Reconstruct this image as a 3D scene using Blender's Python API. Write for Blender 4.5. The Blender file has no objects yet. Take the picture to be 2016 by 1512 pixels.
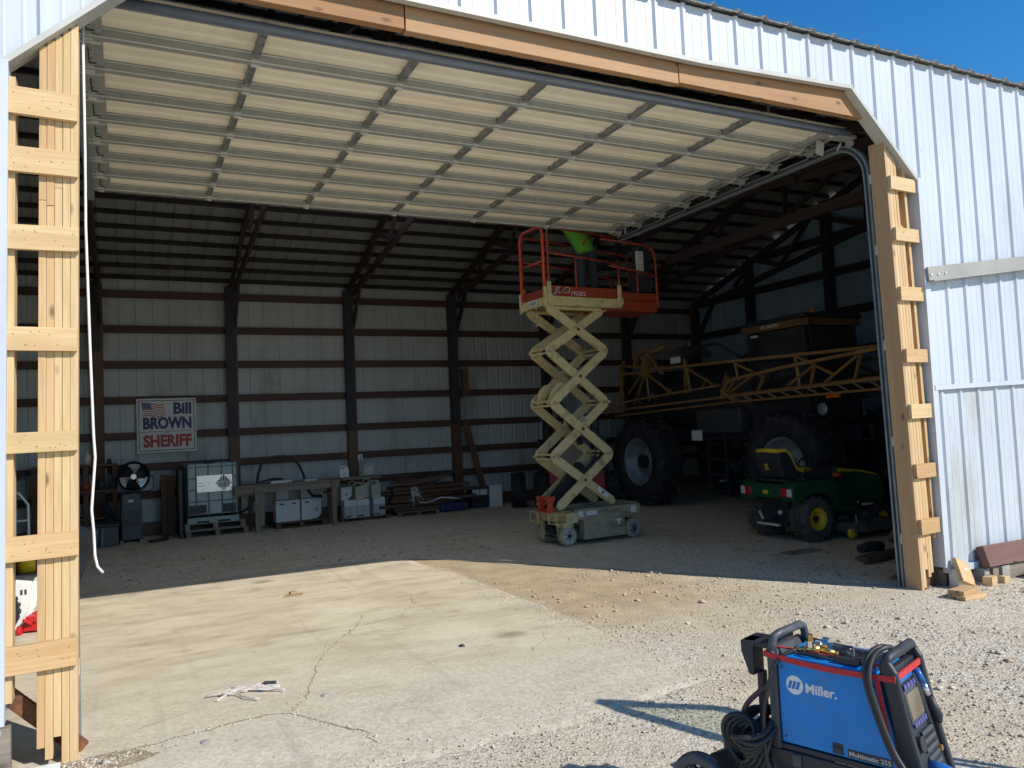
import bpy, bmesh, math, random
import numpy as np
from mathutils import Vector, Matrix, noise
rnd = random.Random(11)
R = math.radians
sc = bpy.context.scene
col = sc.collection
V = Vector

# ---------------------------------------------------------------- materials
def _new(name):
    m = bpy.data.materials.new(name); m.use_nodes = True
    nt = m.node_tree
    return m, nt, nt.nodes['Principled BSDF']

def _coords(nt, stretch, world):
    N = nt.nodes; L = nt.links
    mp = N.new('ShaderNodeMapping'); mp.inputs['Scale'].default_value = stretch
    if world:
        g = N.new('ShaderNodeNewGeometry'); L.new(g.outputs['Position'], mp.inputs['Vector'])
    else:
        tc = N.new('ShaderNodeTexCoord'); oi = N.new('ShaderNodeObjectInfo')
        mul = N.new('ShaderNodeMath'); mul.operation = 'MULTIPLY'; mul.inputs[1].default_value = 37.0
        L.new(oi.outputs['Random'], mul.inputs[0])
        ad = N.new('ShaderNodeVectorMath'); ad.operation = 'ADD'
        L.new(tc.outputs['Object'], ad.inputs[0]); L.new(mul.outputs[0], ad.inputs[1])
        L.new(ad.outputs[0], mp.inputs['Vector'])
    return mp.outputs['Vector']

def _noise(nt, vec, scale, detail=4, rough=.55):
    n = nt.nodes.new('ShaderNodeTexNoise')
    n.inputs['Scale'].default_value = scale; n.inputs['Detail'].default_value = detail
    n.inputs['Roughness'].default_value = rough
    nt.links.new(vec, n.inputs['Vector'])
    return n.outputs['Fac']

def _ramp(nt, fac, stops):
    r = nt.nodes.new('ShaderNodeValToRGB'); e = r.color_ramp.elements
    while len(e) < len(stops): e.new(.5)
    for el, (p, c) in zip(e, stops):
        el.position = p; el.color = (c[0], c[1], c[2], 1)
    nt.links.new(fac, r.inputs['Fac'])
    return r.outputs['Color']

def _mix(nt, fac, a, b, mode='MIX'):
    m = nt.nodes.new('ShaderNodeMix'); m.data_type = 'RGBA'; m.blend_type = mode
    for s, x in ((m.inputs[0], fac), (m.inputs[6], a), (m.inputs[7], b)):
        if hasattr(x, 'is_linked'): nt.links.new(x, s)
        elif isinstance(x, (int, float)): s.default_value = x
        else: s.default_value = (x[0], x[1], x[2], 1)
    return m.outputs[2]

def _bump(nt, b, h, strength, dist):
    n = nt.nodes.new('ShaderNodeBump'); n.inputs['Strength'].default_value = strength
    n.inputs['Distance'].default_value = dist
    nt.links.new(h, n.inputs['Height']); nt.links.new(n.outputs[0], b.inputs['Normal'])

def sc3(c, k): return tuple(min(1, x*k) for x in c)

def mat(name, c, rough=.6, metal=0, var=.18, scale=6, dirt=0, dirtcol=(.12, .09, .06), dscale=2.5,
        stretch=(1, 1, 1), bump=0, bscale=80, world=False, spec=.5, ovar=0):
    m, nt, b = _new(name)
    vec = _coords(nt, stretch, world)
    f = _noise(nt, vec, scale)
    colr = _ramp(nt, f, [(.3, sc3(c, 1-var)), (.7, sc3(c, 1+var))])
    if dirt:
        d = _noise(nt, vec, dscale, 8, .7)
        df = _ramp(nt, d, [(.62-dirt*.35, (0, 0, 0)), (.72, (1, 1, 1))])
        colr = _mix(nt, df, colr, dirtcol)
    if ovar:
        oi = nt.nodes.new('ShaderNodeObjectInfo')
        colr = _mix(nt, 1.0, colr, _ramp(nt, oi.outputs['Random'], [(0, (1-ovar, 1-ovar, 1-ovar*.9)), (1, (1, 1, 1))]), 'MULTIPLY')
    nt.links.new(colr, b.inputs['Base Color'])
    rr = nt.nodes.new('ShaderNodeMapRange'); rr.inputs[3].default_value = max(.02, rough-.1); rr.inputs[4].default_value = min(1, rough+.12)
    nt.links.new(f, rr.inputs[0]); nt.links.new(rr.outputs[0], b.inputs['Roughness'])
    b.inputs['Metallic'].default_value = metal
    b.inputs['Specular IOR Level'].default_value = spec
    if bump:
        _bump(nt, b, _noise(nt, vec, bscale, 6), bump, .01)
    return m

def wood(name, c1, c2, axis='z', rough=.7, knots=True, fine=55, knotcol=None, dirt=0):
    m, nt, b = _new(name)
    st = {'x': (.05, 1, 1), 'y': (1, .05, 1), 'z': (1, 1, .05)}[axis]
    vec = _coords(nt, st, False)
    f = _noise(nt, vec, fine, 5, .6)
    g = _noise(nt, vec, 9, 3, .5)
    colr = _ramp(nt, f, [(.28, c1), (.72, c2)])
    colr = _mix(nt, _ramp(nt, g, [(.35, (0, 0, 0)), (.75, (.6, .6, .6))]), colr, sc3(c1, .82))
    if knots:
        st2 = {'x': (.45, 1, 1), 'y': (1, .45, 1), 'z': (1, 1, .45)}[axis]
        v = nt.nodes.new('ShaderNodeTexVoronoi'); v.inputs['Scale'].default_value = 6.5
        nt.links.new(_coords(nt, st2, False), v.inputs['Vector'])
        k = _ramp(nt, v.outputs['Distance'], [(.05, (1, 1, 1)), (.16, (0, 0, 0))])
        colr = _mix(nt, k, colr, knotcol or sc3(c1, .35))
    if dirt:
        d = _noise(nt, _coords(nt, (1, 1, 1), False), 4, 6, .7)
        colr = _mix(nt, _ramp(nt, d, [(.5, (0, 0, 0)), (.75, (dirt, dirt, dirt))]), colr, (.10, .06, .035))
    oi = nt.nodes.new('ShaderNodeObjectInfo')      # every board its own tone
    colr = _mix(nt, 1.0, colr, _ramp(nt, oi.outputs['Random'], [(0, (.78, .68, .58)), (.35, (.95, .90, .84)), (.7, (1, 1, 1)), (1, (.92, .93, .86))]), 'MULTIPLY')
    st3 = _noise(nt, _coords(nt, tuple(v*.6 for v in st), False), 5, 5, .6)
    colr = _mix(nt, _ramp(nt, st3, [(.58, (0, 0, 0)), (.72, (.45, .45, .45))]), colr, sc3(c1, .62))
    nt.links.new(colr, b.inputs['Base Color'])
    b.inputs['Roughness'].default_value = rough
    _bump(nt, b, f, .25, .004)
    return m

M = {}
M['white_steel'] = mat('white painted steel siding', (.535, .578, .645), .42, 0, .07, .9, .34, (.44, .46, .48), 1.3, stretch=(1, 1, .35), world=True)
M['lower_steel'] = mat('white painted steel lower siding', (.52, .57, .61), .42, 0, .07, .9, .42, (.37, .37, .35), 1.8, stretch=(1, 1, .35), world=True)
M['gable_steel'] = mat('back of gable siding with blue glare tint', (.32, .46, .60), .6, 0, .10, 1.5, world=True)  # blue, lighter tone imitates veiling glare over the far gable
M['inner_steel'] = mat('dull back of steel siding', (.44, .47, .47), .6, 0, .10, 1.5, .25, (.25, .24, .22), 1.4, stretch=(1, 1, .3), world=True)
M['roof_steel'] = mat('grey steel roofing', (.30, .31, .30), .5, 0, .08, 2, world=True)
M['trim'] = mat('pale steel trim', (.48, .48, .44), .45, 0, .08, 3, world=True)
M['galv'] = mat('galvanised steel', (.70, .71, .66), .42, .15, .10, 14, .2, (.48, .50, .47), 6)
M['galv_dark'] = mat('dark galvanised steel', (.24, .26, .27), .4, .35, .3, 16)
M['door_galv'] = mat('galvanised door framing', (.37, .39, .37), .42, .15, .12, 14, .25, (.27, .29, .27), 6)
M['lip'] = mat('bright folded steel lip', (.75, .77, .74), .4, .1, .05, 8)
M['track'] = mat('blue grey galvanised track', (.26, .31, .34), .4, .4, .15, 12, .2, (.16, .19, .2), 6)
M['cage'] = mat('dull cage wire', (.22, .27, .28), .45, .3, .1, 12)
M['cream_panel'] = mat('cream steel door skin', (.97, .90, .73), .45, 0, .05, 2.2, .22, (.80, .71, .55), 1.7, ovar=.12)
M['rubber_seal'] = mat('blue grey rubber seal', (.16, .19, .24), .45, 0, .1, 5)
PINE1, PINE2 = (.58, .385, .185), (.74, .56, .33)
for ax in 'xyz':
    M['pine_'+ax] = wood('fresh pine '+ax, PINE1, PINE2, ax)
    M['brown_'+ax] = wood('brown stained wood '+ax, (.11, .06, .04), (.18, .10, .065), ax, dirt=.5)
    M['old_'+ax] = wood('weathered grey wood '+ax, (.20, .17, .14), (.33, .29, .24), ax, dirt=.5)
M['jamb'] = wood('tan pine jamb', (.50, .33, .19), (.60, .42, .26), 'z')
M['header'] = wood('orange fir header', (.37, .21, .10), (.47, .29, .15), 'x', knots=True)
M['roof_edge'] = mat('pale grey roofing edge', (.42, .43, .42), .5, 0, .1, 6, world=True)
M['rail_grey'] = mat('grey beige rail', (.34, .33, .29), .5, 0, .08, 3)
M['post_dark'] = wood('dark treated post', (.028, .029, .045), (.048, .046, .062), 'z', knots=False)  # navy haze tint mixed into the dark wood colour
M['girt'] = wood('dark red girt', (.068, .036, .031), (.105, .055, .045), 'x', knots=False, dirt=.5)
M['purlin'] = wood('dark purlin', (.030, .026, .032), (.058, .044, .048), 'x', knots=False)  # navy shift in the colour stands in for haze under the roof
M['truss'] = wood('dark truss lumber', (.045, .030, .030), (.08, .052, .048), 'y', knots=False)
M['rust'] = mat('rusty steel', (.22, .09, .04), .8, .2, .4, 14, .4, (.06, .04, .035), 9, bump=.4)
M['lift_cream'] = mat('worn cream lift paint', (.62, .52, .27), .5, 0, .1, 5, .32, (.16, .12, .06), 5)
M['lift_dirty'] = mat('oily dirty cream paint', (.43, .38, .25), .6, 0, .25, 5, .62, (.05, .045, .04), 5, stretch=(.5, 1, 1.6))
M['lift_orange'] = mat('faded orange red paint', (.30, .042, .018), .5, 0, .15, 6, .25, (.15, .05, .03), 5)
M['lift_orange_bright'] = mat('bright orange red paint', (.52, .07, .028), .45, 0, .1, 6)
M['grey_tyre'] = mat('grey solid tyre', (.36, .30, .22), .8, 0, .15, 10)
M['rubber'] = mat('black rubber', (.018, .019, .026), .75, 0, .3, 12, .3, (.07, .06, .05), 5)  # blue lift in the black imitates interior haze
M['dusty_rubber'] = mat('dusty tractor tyre', (.075, .07, .066), .85, 0, .3, 10, .4, (.13, .11, .085), 5)
M['rim_grey'] = mat('silver wheel rim', (.24, .28, .32), .4, .3, .1, 8)
M['rim_white'] = mat('white wheel rim', (.66, .63, .56), .45, 0, .1, 8, .2)
M['black_metal'] = mat('black painted metal', (.020, .023, .032), .45, 0, .3, 8)  # base colour pushed to navy in place of real haze
M['black_plastic'] = mat('black plastic', (.024, .027, .036), .5, 0, .25, 12)  # black tinted slightly blue, standing in for haze
M['dark_grey'] = mat('dark grey plastic', (.06, .065, .075), .45, 0, .15, 12, .2, (.10, .10, .10), 8)
M['chrome'] = mat('bright chrome', (.75, .77, .8), .18, 1, .05, 8)
M['fan_blade'] = mat('polished fan blade', (.75, .76, .76), .3, .6, .08, 8)
M['green'] = mat('tractor green paint', (.008, .075, .032), .3, 0, .1, 4, .2, (.03, .06, .02), 4)
M['yellow'] = mat('yellow paint', (.72, .50, .02), .45, 0, .1, 6)
M['boom_yellow'] = mat('dull orange yellow paint', (.25, .135, .045), .55, 0, .15, 6, .25, (.12, .07, .03), 4)
M['band_brown'] = mat('dull brown roof band', (.15, .08, .03), .55, 0, .15, 6)
M['loader_orange'] = mat('loader orange red paint', (.34, .035, .015), .5, 0, .15, 5, .25)
M['red'] = mat('red paint', (.50, .02, .025), .4, 0, .1, 6)
M['red_strap'] = mat('red woven strap', (.50, .035, .035), .8, 0, .2, 60)
M['red_lens'] = mat('red lamp lens', (.45, .01, .015), .15, 0, .1, 6)
M['clear_lens'] = mat('clear lamp lens', (.6, .6, .62), .15, 0, .1, 6)
M['orange_lens'] = mat('orange reflector', (.7, .12, .02), .25, 0, .1, 6)
M['miller_blue'] = mat('glossy welder blue paint', (.005, .205, .60), .33, 0, .10, 3, .42, (.045, .19, .43), 7, spec=.4)
M['blue_plastic'] = mat('blue plastic', (.02, .13, .40), .35, 0, .1, 8)
M['white_paint'] = mat('white paint', (.72, .73, .72), .5, 0, .04, 6)
M['white_plastic'] = mat('white plastic jug', (.66, .67, .64), .4, 0, .05, 6)
M['ivory_plastic'] = mat('ivory plastic jug', (.58, .53, .40), .4, 0, .06, 6)
M['carton'] = mat('white carton', (.64, .66, .66), .7, 0, .05, 6)
M['print_grey'] = mat('grey printing', (.30, .34, .36), .7, 0, .1, 30)
M['print_dark'] = mat('dark printing', (.05, .055, .06), .6, 0, .1, 30)
M['navy'] = mat('navy print', (.035, .035, .14), .55, 0, .08, 6)
M['sign_red'] = mat('red print', (.38, .035, .045), .55, 0, .08, 6)
M['sign_white'] = mat('sign white', (.60, .60, .58), .5, 0, .05, 4)
M['tank'] = mat('cloudy tank plastic', (.34, .42, .44), .35, 0, .08, 3)
M['foil'] = mat('silver label plate', (.62, .64, .65), .28, .7, .15, 4)
M['brass'] = mat('brass fitting', (.60, .40, .12), .3, .9, .1, 8)
M['rope'] = mat('white cord', (.72, .70, .70), .7, 0, .1, 60)
M['dirty_rope'] = mat('dirty white strap', (.58, .52, .46), .8, 0, .2, 40)
M['hose'] = mat('black hose', (.03, .03, .032), .5, 0, .3, 20)
M['hose_red'] = mat('dusty dark red hose', (.09, .04, .05), .6, 0, .2, 20)
M['skin'] = mat('skin', (.42, .24, .17), .55, 0, .08, 12)
M['hivis'] = mat('lime green shirt', (.11, .36, .025), .8, 0, .12, 14, bump=.5, bscale=12)
M['trousers'] = mat('dark work trousers', (.03, .04, .055), .85, 0, .25, 18, bump=.4, bscale=14)
M['leather'] = mat('dark boots', (.03, .022, .016), .6, 0, .2, 14)
M['hair'] = mat('brown hair', (.05, .03, .018), .7, 0, .3, 30)
M['cardboard'] = mat('brown cardboard', (.36, .24, .13), .8, 0, .12, 10)
M['concrete_block'] = mat('grey concrete block', (.32, .30, .27), .85, 0, .2, 12, bump=.5)
M['purple_beam'] = wood('purple brown stained beam', (.15, .075, .07), (.24, .13, .12), 'x')
M['mat_green_grey'] = mat('grey steel cabinet', (.06, .065, .07), .5, 0, .2, 5)
M['screen'] = mat('dusty display', (.20, .17, .12), .2, 0, .15, 5)
M['purple'] = mat('violet keys', (.10, .10, .28), .4, 0, .1, 8)

def glass(name, c, rough=.05, trans=1.0, ior=1.3):
    m, nt, b = _new(name)
    b.inputs['Base Color'].default_value = (*c, 1); b.inputs['Roughness'].default_value = rough
    b.inputs['Transmission Weight'].default_value = trans; b.inputs['IOR'].default_value = ior
    return m
def tinted():
    m, nt, b = _new('green tinted glass')
    t = nt.nodes.new('ShaderNodeBsdfTransparent'); t.inputs[0].default_value = (.74, .78, .64, 1)
    mx = nt.nodes.new('ShaderNodeMixShader'); mx.inputs[0].default_value = .9
    b.inputs['Roughness'].default_value = .05; b.inputs['Base Color'].default_value = (.02, .03, .025, 1)
    nt.links.new(b.outputs[0], mx.inputs[1]); nt.links.new(t.outputs[0], mx.inputs[2]); nt.links.new(mx.outputs[0], nt.nodes['Material Output'].inputs[0])
    return m
M['tinted'] = tinted()
M['clear'] = glass('clear plastic', (.85, .9, .95))
def cab_glass():
    m, nt, b = _new('dark cab glass')
    f = _noise(nt, _coords(nt, (1, 1, 1), False), 3)
    nt.links.new(_ramp(nt, f, [(.3, (.012, .016, .02)), (.7, (.03, .035, .04))]), b.inputs['Base Color'])
    b.inputs['Roughness'].default_value = .08
    return m
M['cab_glass'] = cab_glass()
def added_skylight():  # material of the roof panels added to let extra daylight in
    m, nt, b = _new('added translucent light panel')
    t = nt.nodes.new('ShaderNodeBsdfTranslucent'); f = _noise(nt, _coords(nt, (1, 1, 1), True), 2)
    nt.links.new(_ramp(nt, f, [(.3, (.78, .80, .80)), (.7, (.86, .88, .88))]), t.inputs[0])
    mx = nt.nodes.new('ShaderNodeMixShader'); mx.inputs[0].default_value = .9
    b.inputs['Base Color'].default_value = (.7, .72, .7, 1)
    nt.links.new(b.outputs[0], mx.inputs[1]); nt.links.new(t.outputs[0], mx.inputs[2])
    nt.links.new(mx.outputs[0], nt.nodes['Material Output'].inputs[0])
    return m
M['added_skylight'] = added_skylight()

# ---------------------------------------------------------------- mesh builder
class MB:
    def __init__(s): s.v = []; s.f = []; s.mi = []; s.sm = []; s.T = Matrix.Identity(4)
    def add(s, vs, fs, mi=0, sm=False):
        b = len(s.v)
        s.v += [s.T @ V(p) for p in vs]
        for f in fs: s.f.append([b+i for i in f]); s.mi.append(mi); s.sm.append(sm)
        return s
    def box(s, lo, hi, mi=0):
        x0, y0, z0 = lo; x1, y1, z1 = hi
        return s.add([(x0,y0,z0),(x1,y0,z0),(x1,y1,z0),(x0,y1,z0),(x0,y0,z1),(x1,y0,z1),(x1,y1,z1),(x0,y1,z1)],
              [(0,3,2,1),(4,5,6,7),(0,1,5,4),(1,2,6,5),(2,3,7,6),(3,0,4,7)], mi)
    def cbox(s, c, d, mi=0, rot=None):
        T = s.T
        s.T = T @ Matrix.Translation(V(c)) @ (rot.to_4x4() if rot else Matrix.Identity(4))
        h = [x/2 for x in d]; s.box([-h[0],-h[1],-h[2]], h, mi); s.T = T
        return s
    def bar(s, p, q, w, h, up=(0, 0, 1), mi=0):
        p = V(p); q = V(q); d = (q-p).normalized(); u = V(up)
        sd = d.cross(u)
        if sd.length < 1e-4: sd = d.cross(V((1, 0, 0)))
        sd.normalize(); u = sd.cross(d); a = sd*w/2; b = u*h/2
        vs = [p-a-b, p+a-b, p+a+b, p-a+b, q-a-b, q+a-b, q+a+b, q-a+b]
        return s.add(vs, [(0,1,2,3),(7,6,5,4),(0,4,5,1),(1,5,6,2),(2,6,7,3),(3,7,4,0)], mi)
    def tube(s, pts, r, n=8, mi=0, cap=True, closed=False, flat=1.0, sm=True):
        P = [V(p) for p in pts]; k = len(P); rs = r if isinstance(r, (list, tuple)) else [r]*k
        tang = []
        for i in range(k):
            a = P[(i-1) % k] if closed or i > 0 else P[0]; b = P[(i+1) % k] if closed or i < k-1 else P[-1]
            tang.append((b-a).normalized())
        u = tang[0].orthogonal().normalized(); vs = []
        for i in range(k):
            u = (u - tang[i]*u.dot(tang[i]))
            if u.length < 1e-5: u = tang[i].orthogonal()
            u.normalize(); w = tang[i].cross(u)
            for j in range(n):
                a = 2*math.pi*j/n
                vs.append(P[i] + (u*math.cos(a)+w*math.sin(a)*flat)*rs[i])
        fs = []
        for i in range(k if closed else k-1):
            i2 = (i+1) % k
            for j in range(n): fs.append((i*n+j, i*n+(j+1) % n, i2*n+(j+1) % n, i2*n+j))
        s.add(vs, fs, mi, sm)
        if cap and not closed:
            b = len(s.v)-k*n
            s.f.append([b+j for j in range(n)][::-1]); s.mi.append(mi); s.sm.append(False)
            s.f.append([b+(k-1)*n+j for j in range(n)]); s.mi.append(mi); s.sm.append(False)
        return s
    def lathe(s, prof, c=(0, 0, 0), axis='z', n=24, mi=0, sm=True, closed=False):
        ax = {'z': lambda r, a, t: (r*math.cos(a), r*math.sin(a), t),
              'y': lambda r, a, t: (r*math.cos(a), t, r*math.sin(a)),
              'x': lambda r, a, t: (t, r*math.cos(a), r*math.sin(a))}[axis]
        vs = []; fs = []; k = len(prof)
        for i in range(n):
            a = 2*math.pi*i/n
            for r, t in prof: vs.append(V(c)+V(ax(r, a, t)))
        for i in range(n):
            i2 = (i+1) % n
            for j in range(k if closed else k-1):
                j2 = (j+1) % k
                fs.append((i*k+j, i2*k+j, i2*k+j2, i*k+j2))
        return s.add(vs, fs, mi, sm)
    def cyl(s, c, r, h, axis='z', n=16, mi=0):
        return s.lathe([(0.0001, -h/2), (r, -h/2), (r, h/2), (.0001, h/2)], c, axis, n, mi, False)
    def prism(s, poly, t0, t1, plane='xz', mi=0):
        # polygon in a plane, extruded along the remaining axis from t0 to t1
        mp = {'xz': lambda a, b, t: (a, t, b), 'xy': lambda a, b, t: (a, b, t), 'yz': lambda a, b, t: (t, a, b)}[plane]
        k = len(poly)
        vs = [mp(a, b, t0) for a, b in poly]+[mp(a, b, t1) for a, b in poly]
        fs = [tuple(range(k)), tuple(range(2*k-1, k-1, -1))]+[(i, i+k, (i+1) % k+k, (i+1) % k) for i in range(k)]
        return s.add(vs, fs, mi)

def ob(name, mb, mats, parent=None, bevel=0, loc=(0, 0, 0), label=None, recalc=True, rot=None):
    me = bpy.data.meshes.new(name)
    me.from_pydata([tuple(p) for p in mb.v], [], mb.f)
    if not isinstance(mats, (list, tuple)): mats = [mats]
    for m in mats: me.materials.append(M[m] if isinstance(m, str) else m)
    me.polygons.foreach_set('material_index', mb.mi)
    me.polygons.foreach_set('use_smooth', mb.sm)
    if recalc:
        b = bmesh.new(); b.from_mesh(me); bmesh.ops.recalc_face_normals(b, faces=b.faces); b.to_mesh(me); b.free()
    me.update()
    o = bpy.data.objects.new(name, me); col.objects.link(o)
    o.location = loc
    if rot: o.rotation_euler = rot
    if parent: o.parent = parent
    if bevel:
        bv = o.modifiers.new('Bevel', 'BEVEL'); bv.width = bevel; bv.segments = 2; bv.limit_method = 'ANGLE'; bv.angle_limit = R(40)
        bv.harden_normals = False
    if label: o['label'] = label
    return o

def tag(o, label=None, cat=None, group=None, kind=None):
    if label: o['label'] = label
    if cat: o['category'] = cat
    if group: o['group'] = group
    if kind: o['kind'] = kind
    return o

def thing(name, label, cat, loc=(0, 0, 0), rz=0, group=None):
    o = bpy.data.objects.new(name, None); col.objects.link(o)
    o.empty_display_size = .2
    o.location = loc; o.rotation_euler = (0, 0, rz)
    return tag(o, label, cat, group)

def dup(o, loc=None, rz=None, label=None, parent=None, rot=None):
    kids = [c for c in bpy.data.objects if c.parent == o]
    c = o.copy(); col.objects.link(c)
    if parent: c.parent = parent
    if loc is not None: c.location = loc
    if rz is not None: c.rotation_euler = (0, 0, rz)
    if rot is not None: c.rotation_euler = rot
    if label: c['label'] = label
    for k in kids: dup(k, parent=c)
    return c

def text(name, s, T, w, h, m, parent, bold=0.0, shear=0.0, ext=.0012):
    """lettering as a mesh, fitted to a w by h box whose lower left corner is the origin of T (x right, y up, z out)"""
    cu = bpy.data.curves.new('lettering', 'FONT'); cu.body = s; cu.size = 1; cu.offset = bold; cu.shear = shear
    cu.resolution_u = 3; cu.extrude = .001
    t = bpy.data.objects.new('lettering', cu); col.objects.link(t)
    dg = bpy.context.evaluated_depsgraph_get()
    me = bpy.data.meshes.new_from_object(t.evaluated_get(dg))
    bpy.data.objects.remove(t); bpy.data.curves.remove(cu)
    xs = [v.co.x for v in me.vertices]; ys = [v.co.y for v in me.vertices]
    x0, x1, y0, y1 = min(xs), max(xs), min(ys), max(ys)
    for v in me.vertices:
        v.co = T @ V(((v.co.x-x0)/(x1-x0)*w, (v.co.y-y0)/(y1-y0)*h, ext if v.co.z > 0 else 0))
    me.materials.clear(); me.materials.append(M[m])
    o = bpy.data.objects.new(name, me); col.objects.link(o); o.parent = parent
    return o

def frame(o, x, y):
    """matrix with origin o, x along x, y along y"""
    x = V(x).normalized(); z = x.cross(V(y)).normalized(); y = z.cross(x)
    m = Matrix.Identity(4)
    for i, a in enumerate((x, y, z)):
        for j in range(3): m[j][i] = a[j]
    m.translation = V(o)
    return m

def arc(c, r, a0, a1, n, plane='xz', t=0):
    out = []
    for i in range(n+1):
        a = R(a0+(a1-a0)*i/n); p = c[0]+r*math.cos(a); q = c[1]+r*math.sin(a)
        out.append({'xz': (p, t, q), 'yz': (t, p, q), 'xy': (p, q, t)}[plane])
    return out
SKY, SUN = .15, 5.0
# ---------------------------------------------------------------- ground materials
def ground_mat(name, tan, grey, zone=False, cells=55):
    m, nt, b = _new(name); L = nt.links
    vec = _coords(nt, (1, 1, 1), True)
    big = _noise(nt, vec, .55, 6, .6); mid = _noise(nt, vec, 3.2, 6, .65)
    vo = nt.nodes.new('ShaderNodeTexVoronoi'); vo.inputs['Scale'].default_value = cells; L.new(vec, vo.inputs['Vector'])
    cell = nt.nodes.new('ShaderNodeSeparateColor'); L.new(vo.outputs['Color'], cell.inputs[0])
    stone = _ramp(nt, cell.outputs[0], [(0, sc3(grey, .5)), (.35, sc3(grey, .9)), (.8, sc3(grey, 1.12)), (1, sc3(grey, 1.3))])
    soil = _ramp(nt, mid, [(.3, sc3(tan, .7)), (.7, sc3(tan, 1.15))])
    mask = _ramp(nt, big, [(.42, (.25, .25, .25)), (.58, (.9, .9, .9))])
    if zone:      # trodden tan dirt beside the slab, open gravel further out
        g = nt.nodes.new('ShaderNodeNewGeometry'); sep = nt.nodes.new('ShaderNodeSeparateXYZ'); L.new(g.outputs['Position'], sep.inputs[0])
        def mr(sock, a, b_):
            q = nt.nodes.new('ShaderNodeMath'); q.operation = 'MULTIPLY_ADD'; q.inputs[1].default_value = 1.6; L.new(big, q.inputs[0]); L.new(sock, q.inputs[2])
            n = nt.nodes.new('ShaderNodeMapRange'); n.interpolation_type = 'SMOOTHSTEP'; n.inputs[1].default_value = a+.8; n.inputs[2].default_value = b_+.8; L.new(q.outputs[0], n.inputs[0]); return n.outputs[0]
        a = mr(sep.outputs[0], 6.3, 4.2); b_ = mr(sep.outputs[1], -.1, 1.5)
        pr = nt.nodes.new('ShaderNodeMath'); pr.operation = 'MULTIPLY'; L.new(a, pr.inputs[0]); L.new(b_, pr.inputs[1])
        mask = _mix(nt, pr.outputs[0], mask, (.12, .12, .12)); soil = _mix(nt, pr.outputs[0], soil, _mix(nt, .75, soil, (.74, .70, .62), 'MULTIPLY'))
    c = _mix(nt, mask, soil, stone)
    fine = _noise(nt, vec, 160, 4, .7)
    c = _mix(nt, .5, c, _ramp(nt, fine, [(.3, (.36, .36, .36)), (.7, (.78, .78, .78))]), 'OVERLAY')
    L.new(c, b.inputs['Base Color']); b.inputs['Roughness'].default_value = .95
    b.inputs['Specular IOR Level'].default_value = .15
    h = nt.nodes.new('ShaderNodeMath'); h.operation = 'MULTIPLY_ADD'; h.inputs[1].default_value = -1.2
    L.new(vo.outputs['Distance'], h.inputs[0]); L.new(fine, h.inputs[2])
    _bump(nt, b, h.outputs[0], .55, .014)
    return m
M['gravel'] = ground_mat('gravel yard', (.585, .48, .335), (.61, .545, .44), zone=True)
M['floor_dirt'] = ground_mat('packed dirt and gravel floor', (.70, .56, .38), (.76, .64, .48), cells=40)

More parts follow.
